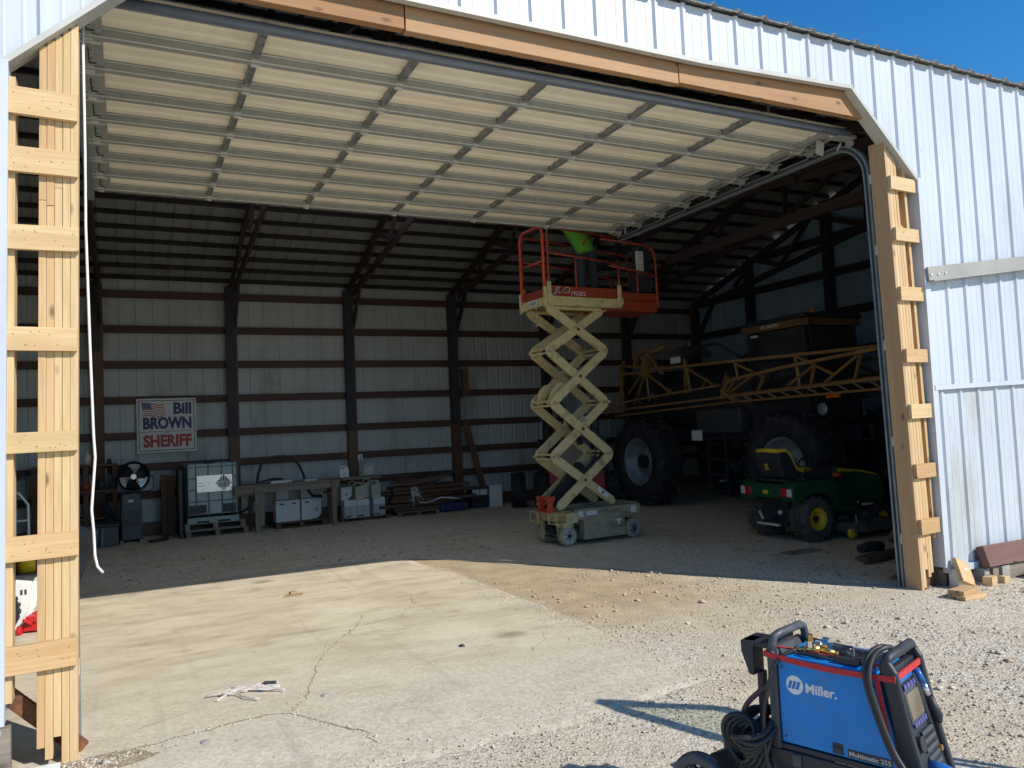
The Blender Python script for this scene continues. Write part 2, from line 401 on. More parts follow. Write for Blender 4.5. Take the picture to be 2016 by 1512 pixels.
def concrete_mat():
    m, nt, b = _new('worn concrete'); L = nt.links
    vec = _coords(nt, (1, 1, 1), True); vs = _coords(nt, (.5, 1.1, 1), True)
    a = _noise(nt, vec, 1.1, 7, .6); st = _noise(nt, vs, 2.3, 7, .65); fine = _noise(nt, vec, 130, 5, .75); sp = _noise(nt, vec, 26, 5, .7)
    c = _ramp(nt, a, [(.3, (.54, .47, .335)), (.55, (.635, .57, .425)), (.75, (.675, .615, .48))])
    c = _mix(nt, _ramp(nt, st, [(.44, (0, 0, 0)), (.64, (.85, .85, .85))]), c, (.44, .37, .26))
    c = _mix(nt, _ramp(nt, _noise(nt, vec, 3.1, 3, .5), [(.61, (0, 0, 0)), (.74, (.6, .6, .6))]), c, (.33, .26, .17))
    c = _mix(nt, _ramp(nt, _noise(nt, _coords(nt, (.5, 1.1, 1), True), 4.0, 7, .65), [(.5, (0, 0, 0)), (.7, (.4, .4, .4))]), c, (.74, .69, .56))
    c = _mix(nt, _ramp(nt, sp, [(.62, (0, 0, 0)), (.74, (.8, .8, .8))]), c, (.40, .36, .29))
    c = _mix(nt, _ramp(nt, fine, [(.58, (0, 0, 0)), (.8, (.7, .7, .7))]), c, (.78, .74, .66))
    vo = nt.nodes.new('ShaderNodeTexVoronoi'); vo.inputs['Scale'].default_value = 42; L.new(vec, vo.inputs['Vector'])
    # exposed stones show towards the worn outer end of the slab
    g = nt.nodes.new('ShaderNodeNewGeometry'); sep = nt.nodes.new('ShaderNodeSeparateXYZ'); L.new(g.outputs['Position'], sep.inputs[0])
    mr = nt.nodes.new('ShaderNodeMapRange'); mr.inputs[1].default_value = 2.0; mr.inputs[2].default_value = -1.0
    mr.inputs[3].default_value = 0.05; mr.inputs[4].default_value = .65; L.new(sep.outputs[1], mr.inputs[0])
    cs = nt.nodes.new('ShaderNodeSeparateColor'); L.new(vo.outputs['Color'], cs.inputs[0])
    agg = _ramp(nt, cs.outputs[1], [(0, (.46, .40, .30)), (.5, (.60, .54, .43)), (1, (.72, .67, .56))])
    c = _mix(nt, mr.outputs[0], c, agg)
    # oil spots and tyre scuffs
    v2 = nt.nodes.new('ShaderNodeTexVoronoi'); v2.inputs['Scale'].default_value = 1.15; L.new(_coords(nt, (.7, 1, 1), True), v2.inputs['Vector'])
    dd = nt.nodes.new('ShaderNodeMath'); dd.operation = 'MULTIPLY_ADD'; dd.inputs[1].default_value = .16; L.new(sp, dd.inputs[0]); L.new(v2.outputs['Distance'], dd.inputs[2])
    c = _mix(nt, _ramp(nt, dd.outputs[0], [(.13, (.75, .75, .75)), (.24, (0, 0, 0))]), c, (.26, .20, .13))
    sc_ = _noise(nt, _coords(nt, (2.6, .12, 1), True), 2.2, 4, .5)
    c = _mix(nt, _ramp(nt, sc_, [(.58, (0, 0, 0)), (.7, (.3, .3, .3))]), c, (.36, .32, .26))
    L.new(c, b.inputs['Base Color']); b.inputs['Roughness'].default_value = .9; b.inputs['Specular IOR Level'].default_value = .2
    _bump(nt, b, fine, .5, .006)
    return m
M['concrete'] = concrete_mat()
M['crack'] = mat('dirt filled crack', (.33, .265, .18), .95, 0, .35, 30, world=True, spec=.1)
M['stone'] = None
def stone_mat():
    m, nt, b = _new('loose limestone gravel')
    a = nt.nodes.new('ShaderNodeAttribute'); a.attribute_name = 'tone'
    c = _ramp(nt, a.outputs['Fac'], [(0, (.22, .19, .16)), (.3, (.46, .40, .32)), (.65, (.56, .505, .41)), (.9, (.66, .62, .54)), (1, (.56, .38, .24))])
    nt.links.new(c, b.inputs['Base Color']); b.inputs['Roughness'].default_value = .9; b.inputs['Specular IOR Level'].default_value = .15
    return m
M['stone'] = stone_mat()

# ---------------------------------------------------------------- ground, floor, slab
g = MB(); g.add([(-200, -200, 0), (200, -200, 0), (200, 200, 0), (-200, 200, 0)], [(0, 1, 2, 3)])
tag(ob('gravel_yard', g, 'gravel'), 'pale gravel yard in front of the shed', kind='structure')
g = MB(); fl = [(-3.45, .12), (3.0, .12), (3.0, 5.6)]+[(3.0+3.7*k/40, 5.6-5.48*k/40+.22*noise.noise(V((k*.33, 1, 2)))*min(1, (40-k)/6)) for k in range(1, 40)]+[(6.7, .12), (13.6, .12), (13.6, 11.66), (-3.45, 11.66)]
g.add([(a, b, .004) for a, b in fl], [tuple(range(len(fl)))])
tag(ob('dirt_floor', g, 'floor_dirt'), 'dark packed dirt and gravel floor inside the shed', kind='structure')

def wob(x, s=1.0, k=0): return noise.noise(V((x*s, k*7.3, 1.7)))
# slab outline: straight right edge along y, ragged outer end
out = []
y = 5.75
while y > -.85:
    out.append((3.09+.03*wob(y, 3, 1)+.02*wob(y, 9, 2)+(.28*max(0, y-4.2)*(-1)), y)); y -= .12
x = 3.05
while x > -6:
    yy = -.93+.16*wob(x, 1.6, 3)+.06*wob(x, 6, 4)
    if x > 2.3: yy += .16*(x-2.3)
    out.append((x, yy)); x -= .12
x = -6.0
while x < 2.7:
    out.append((x, 5.75+.12*wob(x, 1.3, 5)+.05*wob(x, 5, 6))); x += .25
mbm = MB(); k = len(out)
mbm.v = [V((p[0], p[1], .012)) for p in out]+[V((p[0]+(.05 if p[0] > 2.8 else 0), p[1]-(.08 if p[1] < 0 else 0), 0.002)) for p in out]
mbm.f = [list(range(k))[::-1]]+[[i, (i+1) % k, (i+1) % k+k, i+k] for i in range(k)]; mbm.mi = [0]*len(mbm.f); mbm.sm = [False]*len(mbm.f)
slab = tag(ob('concrete_slab', mbm, 'concrete'), 'cracked pale concrete slab reaching into the doorway', kind='structure')
if slab.data.polygons[0].normal.z < 0: slab.data.flip_normals()

def crack(pts, w, seed, n=26):
    """a jagged dirt-filled ribbon lying on the slab"""
    P = [V((a, b, 0)) for a, b in pts]; vs = []; fs = []
    tot = []
    for a, b in zip(P[:-1], P[1:]):
        mm = max(2, int((b-a).length/.045))
        for i in range(mm): tot.append(a.lerp(b, i/mm))
    tot.append(P[-1]); K = len(tot)
    for i, p in enumerate(tot):
        d = (tot[min(K-1, i+1)]-tot[max(0, i-1)]).normalized(); sd = V((-d.y, d.x, 0))
        o = .035*noise.noise(V((i*.31, seed, 0)))+.028*noise.noise(V((i*1.3, seed, 3)))
        ww = w*(.12+1.3*abs(noise.noise(V((i*.45, seed, 9))))+.5*max(0, noise.noise(V((i*1.9, seed, 5)))))*min(1, (K-i)/8, (i+2)/6)
        c = p+sd*o
        vs += [(c.x-sd.x*ww, c.y-sd.y*ww, .0145), (c.x+sd.x*ww, c.y+sd.y*ww, .0145)]
    fs = [(2*i, 2*i+1, 2*i+3, 2*i+2) for i in range(K-1)]
    return vs, fs, tot
crack_pts = []
for i, (pts, w) in enumerate([([(-.86, .02), (-.45, .06), (-.1, .12), (.2, .18), (.36, .1), (.42, -.02), (.52, -.22), (.66, -.42), (.72, -.75)], .017),
                 ([(.36, .12), (.5, .38), (.62, .72), (.72, 1.05), (.95, 1.55), (1.3, 2.05), (1.5, 2.5)], .010),
                 ([(1.3, 2.15), (.75, 2.2), (.2, 2.1), (-.4, 1.95)], .006), ([(1.3, 2.1), (1.75, 2.2), (2.1, 2.65), (2.25, 3.3)], .006),
                 ([(-.8, 2.0), (-.55, 2.06), (-.2, 2.25)], .005), ([(2.2, .3), (2.6, .75), (2.75, 1.1)], .004), ([(-.6, .35), (-.1, .62)], .004)]):
    vs, fs, tot = crack(pts, w, i*3.1)
    c = MB().add(vs, fs); ob('crack', c, 'crack', slab, recalc=False)
    if i < 2: crack_pts += [(p.x, p.y) for p in tot]
c = MB(); pts = [( -.84+.36*math.cos(a)*(1+.25*wob(a*2, 1, 8)), -.09+.15*math.sin(a)*(1+.3*wob(a*3, 1, 9)), .0155) for a in np.linspace(0, 6.2, 22)]
c.add(pts, [tuple(range(22))]); ob('dirt_patch', c, 'crack', slab, recalc=False)

def stones(name, pts, sizes, tones, label):
    """many small loose stones as one object"""
    rs = np.random.RandomState(5); n = len(pts)
    base = np.array([(1,0,0),(-1,0,0),(0,1,0),(0,-1,0),(0,0,1),(0,0,-.6)], float)
    tri = np.array([(0,2,4),(2,1,4),(1,3,4),(3,0,4),(2,0,5),(1,2,5),(3,1,5),(0,3,5)])
    v = base[None]*(1+rs.uniform(-.35, .35, (n, 6, 1)))+rs.uniform(-.25, .25, (n, 6, 3))
    v *= np.stack([rs.uniform(.7, 1.3, n), rs.uniform(.6, 1.1, n), rs.uniform(.32, .6, n)], 1)[:, None, :]
    a = rs.uniform(0, 6.28, n); ca, sa = np.cos(a)[:, None], np.sin(a)[:, None]
    X = v[..., 0]*ca-v[..., 1]*sa; Y = v[..., 0]*sa+v[..., 1]*ca
    v = np.stack([X, Y, v[..., 2]], -1)*np.array(sizes)[:, None, None]+np.array(pts)[:, None, :]
    f = (tri[None]+6*np.arange(n)[:, None, None]).reshape(-1, 3)
    me = bpy.data.meshes.new(name); me.vertices.add(n*6); me.vertices.foreach_set('co', v.reshape(-1))
    me.loops.add(len(f)*3); me.loops.foreach_set('vertex_index', f.reshape(-1))
    me.polygons.add(len(f)); me.polygons.foreach_set('loop_start', np.arange(0, len(f)*3, 3))
    at = me.attributes.new('tone', 'FLOAT', 'POINT'); at.data.foreach_set('value', np.repeat(np.array(tones), 6))
    me.materials.append(M['stone']); me.update(calc_edges=True); me.validate()
    o = bpy.data.objects.new(name, me); col.objects.link(o)
    return tag(o, label, 'gravel', kind='stuff')
rs = np.random.RandomState(3)
P = []; S = []; T = []
def put(x, y, z, s): P.append((x, y, z+s*.15)); S.append(s); T.append(min(1, max(0, rs.normal(.56 if y < 5.3 and x < 6.3 else .22, .16)) if rs.rand() > .03 else 1))
for (x0, x1, y0, y1, dens, s0) in [(3.1, 7.5, -4.2, .6, 900, .0085), (3.1, 7, .6, 3.2, 420, .010), (3.1, 6.5, 3.2, 5.4, 200, .011),
                               (7.5, 13, -5, -.4, 120, .014), (-.9, 3.1, -2.6, -.9, 1100, .0075)]:
    n = int((x1-x0)*(y1-y0)*dens)
    for _ in range(n):
        x = rs.uniform(x0, x1); y = rs.uniform(y0, y1)
        d = .5+1.1*noise.noise(V((x*.9, y*.9, 4)))+.5*noise.noise(V((x*3, y*3, 8)))
        if y > .5 and x < 4.6: d -= .3
        if rs.rand() > d: continue
        put(x, y, .004, s0*.72*(.5+rs.gamma(2.2, .35)))
for _ in range(3600):   # strays over the slab edge and along the cracks
    if rs.rand() < .55:
        x = 3.12-rs.exponential(.12); y = rs.uniform(-.9, 4.6)
    elif rs.rand() < .6:
        x = rs.uniform(-1, 3.1); y = -1.0+rs.exponential(.30)
    else:
        q = crack_pts[rs.randint(len(crack_pts))]; x = q[0]+rs.normal(0, .035); y = q[1]+rs.normal(0, .03)
    put(x, y, .012, .004+rs.gamma(2, .0016))
for _ in range(2600):   # inside, thinly
    x = rs.uniform(-1.2, 9.5); y = rs.uniform(5.4, 11.2) if rs.rand() < .75 else rs.uniform(.3, 5)
    if y < 5.4 and x < 6: x = rs.uniform(6.4, 9)
    put(x, y, .004, .006+rs.gamma(2, .004))
for _ in range(420): put(-.84+rs.normal(0, .17), -.09+rs.normal(0, .06), .014, .004+rs.gamma(2, .0025))
for _ in range(140): put(rs.uniform(3.2, 7), rs.uniform(-4, 3), .002, .018+rs.gamma(2, .005))
stones('loose_gravel', P, S, T, 'loose limestone gravel scattered over the yard and slab edge')

# ---------------------------------------------------------------- the shed
shed = thing('machine_shed', 'white ribbed steel pole shed with a wide open doorway', 'shed', (2.8, 0, 0))
SX = 2.8
def part(name, mb, mats, parent=None, bevel=0, label=None, rec=True):
    if parent is None or parent is shed: return ob(name, mb, mats, shed, bevel, (-SX, 0, 0), label, rec)
    return ob(name, mb, mats, parent, bevel, (0, 0, 0), label, rec)

RIB = [(-.034, 0), (-.014, 1), (.014, 1), (.034, 0), (.088, 0), (.094, .12), (.106, .12), (.112, 0), (.193, 0), (.199, .12), (.211, .12), (.217, 0)]
def siding(a0, a1, lo, hi, fn, phase=0.0, h=.021, extra=(), per=.3048, screws=(), mb=None):
    """ribbed sheet: a along the wall, from lo(a) to hi(a); fn(a, b, out) gives the point"""
    lo_ = lo if callable(lo) else (lambda a: lo); hi_ = hi if callable(hi) else (lambda a: hi)
    bp = []
    i0 = int((a0-phase)/per)-2
    for i in range(i0, int((a1-phase)/per)+3):
        for dx, o in RIB:
            bp.append((phase+i*per+dx, o*h))
    bp.sort()
    def off(a):
        for (p, o), (q, r) in zip(bp[:-1], bp[1:]):
            if p <= a <= q: return o+(r-o)*(a-p)/max(1e-9, q-p)
        return 0
    A = sorted([a0, a1]+[b for b, _ in bp if a0 < b < a1]+[e for e in extra if a0 < e < a1])
    mb = mb or MB(); vs = []
    for a in A:
        o = off(a); vs += [fn(a, lo_(a), o), fn(a, hi_(a), o)]
    mb.add(vs, [(2*i, 2*i+2, 2*i+3, 2*i+1) for i in range(len(A)-1)])
    for z in screws:
        i = int((a0-phase)/per)
        while phase+i*per < a1:
            a = phase+i*per+.05
            if a0 < a < a1 and lo_(a) < z < hi_(a):
                p = V(fn(a, z, .004)); mb.cbox(p, (.008, .01, .008), 1)
            i += 1
    return mb
D = 11.67
def lean_l(mb):              # the left side of the doorway leans a little
    for v in mb.v: v.x += .014-.060*(1-min(v.z, 4.4)/4.3)
    return mb
OX0, OX1 = -1.197, 6.855      # opening between the siding edges
def dz(x):                    # underside of the siding over the doorway, with its cut corners
    if x < -.16: return 4.11+.936*(x+1.197)
    if x > 5.962: return 5.075-.93*(x-5.962)
    return 5.075-.07*min(1, (5.962-x)/1.9)*min(1, (x+.16)/.6+.0)
PH = 3.877
fr = lambda a, b, o: (a, -o, b)
low_band = lambda x: 2.03+.025*(x-6.9)
part('front_siding', siding(OX1, 15.2, low_band, 5.50, fr, PH, .022, screws=(4.55, 3.7, 2.9, 2.12)), ['white_steel', 'galv'], rec=False)
part('front_siding', siding(OX0, OX1, dz, 5.50, fr, PH, .022, extra=(-.16, .44, 4.062, 5.962)), ['white_steel', 'galv'], rec=False)
part('front_siding', lean_l(siding(-5, OX0, .30, 5.50, fr, PH, screws=(4.55, 3.7, 2.9, 2.12, 1.3, .5))), ['white_steel', 'galv'], rec=False)
part('lower_siding', siding(OX1+.02, 15.2, .20, low_band, lambda a, b, o: (a, .012-o, b), PH+.1, .022, screws=(1.3, .9, .28)), ['lower_steel', 'galv'], rec=False)
b = MB(); b.bar((OX1+.02, -.032, 2.035), (15.2, -.032, 2.245), .018, .05); part('band_trim', b, 'white_steel')
b = MB(); b.box((OX1+.03, -.035, .14), (15.2, .03, .205)); part('base_trim', b, 'white_steel')
b = MB(); b.box((OX1+.03, .03, -.1), (15.2, .09, .17)); part('skirt_board', b, 'old_x')
b = MB(); b.box((-5, -.035, .24), (OX0-.01, .03, .305)); part('base_trim', lean_l(b), 'white_steel')
b = MB(); b.box((-5, .03, -.1), (OX0-.01, .09, .27)); part('skirt_board', b, 'old_x')
# trim round the opening
b = MB(); b.box((OX1-.012, -.034, .20), (OX1+.07, .0, 4.235)); b.box((OX1-.012, 0, .20), (OX1, .15, 4.235)); part('doorway_trim', b, 'white_steel')
b = MB(); b.box((OX0-.05, -.034, .30), (OX0+.01, 0, 4.10)); b.box((OX0, 0, .3), (OX0+.008, .13, 4.10)); part('doorway_trim', lean_l(b), 'white_steel')
b = MB(); b.bar((5.95, .045, 5.055), (6.862, .045, 4.207), .15, .034, (.93, 0, 1)); part('doorway_trim', b, 'trim')
b = MB(); b.bar((-1.2, .045, 4.09), (-.15, .045, 5.06), .15, .034, (-.93, 0, 1)); part('doorway_trim', b, 'trim')
b = MB(); [b.bar((xa, 0, za), (xb, 0, zb), .06, .04) for xa, za, xb, zb in ((-.16, 5.065, .44, 4.995), (.44, 4.995, 4.06, 4.995), (4.06, 4.995, 5.965, 5.065))]; part('doorway_trim', b, 'trim')
# header lumber set back behind the trim
for x0, x1, z0, yy in ((-.25, 1.30, 4.806, .062), (1.312, 3.845, 4.798, .066), (3.850, 6.28, 4.808, .060)):
    b = MB(); b.box((x0, yy, z0), (x1, yy+.075, z0+.265)); part('header_board', b, 'header', bevel=.004)
b = MB(); b.box((-.4, .03, 5.10), (6.3, .18, 5.4)); part('header_board', b, 'brown_x')
# roof
EZ, RZ, BZ = 5.515, 7.0, 5.0; RY = 5.84
def roof_f(a, b, o):          # b runs 0..1 up the front slope
    y = -.075+(RY+.075)*b; return (a, y, EZ+(RZ-EZ)*b+o)
def roof_b(a, b, o):
    y = RY+(D+.12-RY)*b; return (a, y, RZ+(BZ+.02-RZ)*b+o)
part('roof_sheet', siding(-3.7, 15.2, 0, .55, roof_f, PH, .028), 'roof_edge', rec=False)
part('roof_sheet', siding(4.8, 15.2, .55, 1, roof_f, PH, .028), 'roof_steel', rec=False)
part('roof_sheet', siding(-3.7, .2, .55, 1, roof_f, PH, .028), 'roof_steel', rec=False)
part('roof_sheet', siding(.2, 4.8, .55, .72, roof_f, PH, .028), 'roof_steel', rec=False)
part('added_skylight_panel', siding(.2, 4.8, .72, 1, roof_f, PH, .028), 'added_skylight', rec=False)  # unseen panel added near the ridge to brighten the interior
part('roof_sheet', siding(-3.7, 13.72, .47, 1, roof_b, PH, .028), 'roof_steel', rec=False)
part('roof_sheet', siding(4.8, 13.72, 0, .47, roof_b, PH, .028), 'roof_steel', rec=False)
part('roof_sheet', siding(-3.7, .2, 0, .47, roof_b, PH, .028), 'roof_steel', rec=False)
part('added_skylight_panel', siding(.2, 4.8, 0, .47, roof_b, PH, .028), 'added_skylight', rec=False)  # back slope panel, likewise added only to light the inside
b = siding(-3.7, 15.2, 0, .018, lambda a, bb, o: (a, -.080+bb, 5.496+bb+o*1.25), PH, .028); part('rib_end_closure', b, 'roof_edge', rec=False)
# walls seen from inside
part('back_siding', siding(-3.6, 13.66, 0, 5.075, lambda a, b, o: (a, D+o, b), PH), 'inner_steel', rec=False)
def roofz(y): return (EZ+.02+(RZ-EZ)*(y+.1)/(RY+.1)) if y < RY else (RZ+(BZ+.02-RZ)*(y-RY)/(D+.12-RY))
slots = [(10.95, .18), (10.45, .2), (9.98, .22), (9.5, .2), (8.55, .25), (8.05, .22), (7.35, .28), (6.85, .2)]
def gz(y):
    for c, w in slots:
        if abs(y-c) < w/2: return roofz(y)-.10
    return roofz(y)
ex = [e for c, w in slots for e in (c-w/2-.001, c-w/2+.001, c+w/2-.001, c+w/2+.001)]
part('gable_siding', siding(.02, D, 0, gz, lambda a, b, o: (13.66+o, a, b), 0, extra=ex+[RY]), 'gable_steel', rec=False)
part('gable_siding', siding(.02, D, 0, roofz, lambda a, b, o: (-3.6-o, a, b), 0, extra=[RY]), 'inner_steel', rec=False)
# frame
PX = [-1.04+2.446*i for i in range(7)]
for i, x in enumerate(PX):
    if i == 6: x = 13.5
    top = (3.6, 1.87, 1.90, 1.93, 2.0, 2.2, 2.2)[i]
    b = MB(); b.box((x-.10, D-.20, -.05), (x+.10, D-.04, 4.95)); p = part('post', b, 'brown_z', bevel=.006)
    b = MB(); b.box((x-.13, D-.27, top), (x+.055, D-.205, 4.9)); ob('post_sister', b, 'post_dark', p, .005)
    # trusses: scissor frames over each post pair
    b = MB(); yb = D-.1
    b.bar((x, yb+.05, 4.90), (x, RY, 6.77), .045, .16); b.bar((x, .1, 5.33), (x, RY, 6.77), .045, .16)
    part('truss', b, 'truss') if False else None
    b2 = b
    b2.bar((x+.045, yb-.35, 4.85), (x+.045, RY, 5.72), .045, .14); b2.bar((x+.045, .1, 5.15), (x+.045, RY, 5.72), .045, .14)
    for ya, za, yb_, zb_ in ((9.9, 5.12, 9.2, 5.68), (9.2, 5.68, 8.3, 5.36), (8.3, 5.36, 7.3, 6.28), (7.3, 6.28, RY, 5.72), (RY, 5.72, RY, 6.77), (RY, 5.72, 4.4, 6.30), (4.4, 6.30, 3.3, 5.40)):
        b2.bar((x-.04, ya, za), (x-.04, yb_, zb_), .04, .10)
    b2.bar((x+.07, D-.25, 4.15), (x+.07, D-.95, 5.05), .04, .14)
    part('truss', b2, 'truss')
for y in (9.42, 6.95, 4.5, 2.05):
    b = MB(); b.box((13.42, y-.09, -.05), (13.6, y+.09, roofz(y)-.1)); part('post', b, 'post_dark', bevel=.006)
for z in (4.74, 4.045, 3.345, 2.65, 1.955, 1.34, .80):
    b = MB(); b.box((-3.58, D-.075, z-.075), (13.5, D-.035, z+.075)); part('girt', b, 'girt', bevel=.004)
b = MB(); b.box((-3.58, D-.08, -.02), (13.5, D-.036, .27)); part('skirt_board', b, 'brown_x')
for z in (5.72, 4.92, 4.02, 3.15, 2.3, 1.45, .7):
    y1 = D-.1 if z < 4.95 else D-(z-4.95)/.335
    b = MB(); b.box((13.56, .3 if z < 5.4 else 1.5, z-.09), (13.62, y1, z+.09)); part('girt', b, 'purlin')
for i in range(14):
    y = 11.52-.425*i; z = roofz(y)-.045
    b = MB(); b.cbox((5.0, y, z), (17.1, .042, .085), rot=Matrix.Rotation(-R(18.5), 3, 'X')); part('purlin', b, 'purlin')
for i in range(9):
    y = .35+.62*i; z = roofz(y)-.05
    b = MB(); b.cbox((5.0, y, z), (17.1, .042, .085), rot=Matrix.Rotation(R(14), 3, 'X')); part('purlin', b, 'purlin')
for z, xx, m in ((5.57, 8.74, 'girt'), (4.86, 8.76, 'girt')):
    b = MB(); b.bar((xx, .4, z), (xx, 6.6, z), .05, .16); part('tie_beam', b, M['tie'] if 'tie' in M else 'truss')
# built-up jamb columns of the doorway
lcross = [(3.875, .162), (3.525, .15), (3.065, .145), (2.467, .138), (1.867, .118), (1.265, .14), (.643, .157)]
b = MB(); b.box((-.872, .03, -.02), (-.832, .17, 4.40)); jl = part('jamb_column', lean_l(b), 'pine_z', bevel=.002)
for x0, zb, zs in ((-1.192, .40, 0), (-1.037, .12, 3.30), (-.996, .05, 3.27), (-.955, .17, 3.38), (-.913, -.02, 0)):
    w = .041 if x0 > -1.1 else .037
    zt = dz(x0+.02)-.03
    if x0 < -1.1: zt = 4.03
    b = MB(); dy = rnd.uniform(-.004, .004)
    b.box((x0, .032+dy, zb), (x0+w-.0015, .17, zs or zt)); ob('stud', lean_l(b), 'pine_z', jl, .002)
    if zs: b = MB(); b.box((x0, .035-dy, zs+.003), (x0+w-.0015, .17, zt)); ob('stud', lean_l(b), 'pine_z', jl, .002)
for i, (z, h) in enumerate(lcross):
    b = MB(); b.cbox((-1.018, .010, z), (.365+.008*(i % 3), .038, h), rot=Matrix.Rotation(R((1.4, .8, -.3, .6, -.5, -.9, -1.1)[i]), 3, 'Y'))
    for _ in range(8): b.cyl((-1.018+rnd.uniform(-.16, .16), -.0095, z+rnd.uniform(-.045, .045)), .0035, .002, 'y', 6, 1)
    ob('cross_board', lean_l(b), ['pine_x', 'rust'], jl, .003)
b = MB(); b.bar((-1.25, .20, .42), (-.86, .20, .02), .05, .09); ob('brace', b, 'rust', jl)
b = MB(); b.box((-1.2, -.07, 0), (-.96, .02, .03)); b.box((-1.2, -.075, 0), (-.96, -.07, .06)); ob('base_angle', b, 'galv', jl)
rcross = [(4.15, .138), (3.62, .135), (3.008, .142), (2.37, .136), (1.803, .144), (1.198, .142), (.638, .150)]
def jx(z): return 6.435+(4.6-z)*.024
b = MB(); T0 = [(jx(4.62), .17), (jx(4.62)+.04, .17)]
def lean(mb, xo, w, y0, y1, z0, z1, zc=None):
    """upright board leaning like the right jamb; zc = top at its right edge when cut on the diagonal"""
    a, c = jx(z0)+xo, jx(z1)+xo; zc = z1 if zc is None else zc
    vs = [(a, y0, z0), (a+w, y0, z0), (a+w, y1, z0), (a, y1, z0), (c, y0, z1), (c+w, y0, zc), (c+w, y1, zc), (c, y1, z1)]
    return mb.add(vs, [(0,3,2,1),(4,5,6,7),(0,1,5,4),(1,2,6,5),(2,3,7,6),(3,0,4,7)])
jr = part('jamb_column', lean(MB(), 0, .038, .03, .215, -.03, 4.60, 4.56), 'jamb', bevel=.002)
for xo, zb, zt in ((.040, .02, 4.53), (.080, .20, 4.49), (.120, .12, 4.46), (.160, .16, 3.75), (.262, .5, 4.37)):
    m = 'pine_z'
    ob('stud', lean(MB(), xo, .0385, .032+rnd.uniform(-.003, .004), .17, zb, zt-.012, zt-.045), m, jr, .002)
for i, (z, h) in enumerate(rcross):
    b = MB(); b.cbox((jx(z)+.205-.01*(i == 0), .008, z), (.375, .040, h), rot=Matrix.Rotation(R((2.2, 1, 0, .4, -.5, -.8, -1.6)[i]), 3, 'Y'))
    for _ in range(7): b.cyl((jx(z)+.2+rnd.uniform(-.16, .16), -.0125, z+rnd.uniform(-.045, .045)), .0035, .002, 'y', 6, 1)
    ob('cross_board', b, ['pine_x', 'rust'], jr, .003)
b = MB(); b.bar((6.60, .05, -.02), (6.80, .10, .46), .03, .06); ob('brace', b, 'rust', jr)
b = MB(); b.box((6.72, .10, 0), (6.86, .2, .5)); ob('sill_block', b, 'brown_z', jr)

# sliding door rail on the wall
b = MB(); b.bar((6.865, -.055, 3.215), (12.2, -.055, 3.88), .02, .14); b.bar((6.865, -.075, 3.135), (12.2, -.075, 3.80), .09, .014)
rail = ob('sliding_door_rail', b, 'rail_grey'); tag(rail, 'pale steel sliding door rail bolted across the ribbed siding', 'rail')
for k in range(3): b = MB(); b.cyl((6.90+.115*k, -.07, 3.205+.0145*k), .013, .012, 'y', 6); ob('bolt', b, 'galv', rail)
# ---------------------------------------------------------------- overhead door, rolled open
DZ = 4.76
door = thing('sectional_door', 'open overhead door of cream panels and galvanised frame, rolled flat under the roof', 'garage door', (2.73, .38, DZ))
def wpart(root, name, mb, mats, bevel=0, label=None, rec=True):
    return ob(name, mb, mats, root, bevel, tuple(-c for c in root.location), label, rec)
DY = [.38+.542*i for i in range(9)]
DXa, DXb = -.90, 6.33
for i in range(8):
    y0, y1 = DY[i], DY[i+1]; vs = []; prof = []
    for t, h in ((0, 0), (.12, 0), (.16, .012), (.30, .012), (.34, 0), (.42, 0), (.45, .006), (.55, .006), (.58, 0), (.66, 0), (.70, .012), (.84, .012), (.88, 0), (1, 0)):
        prof.append((y0+(y1-y0)*t, DZ+.08-h))
    for (yy, zz) in prof: vs += [(DXa, yy, zz), (DXb, yy, zz)]
    b = MB().add(vs, [(2*j, 2*j+1, 2*j+3, 2*j+2) for j in range(len(prof)-1)])
    b.box((DXa, y0+.004, DZ+.084), (DXb, y1-.004, DZ+.09))
    wpart(door, 'door_panel', b, 'cream_panel', rec=False)
for i in range(1, 9):
    y = DY[i]; b = MB(); dd = .03 if i < 8 else 0
    b.box((DXa, y-.034, DZ+.003), (DXb, y-.031, DZ+.08))            # web towards the yard
    b.box((DXa, y-.034, DZ), (DXb, y+.03, DZ+.003))                 # lower flange
    b.box((DXa, y-.046, DZ+.064), (DXb, y-.034, DZ+.069), 1); b.box((DXa, y-.042, DZ-.002), (DXb, y-.034, DZ+.005), 1)
    b.box((DXa, y+.027, DZ+.003), (DXb, y+.03, DZ+.02))
    wpart(door, 'door_girt', b, ['door_galv', 'lip'])
SX_ = [-.814+1.177*k for k in range(1, 6)]
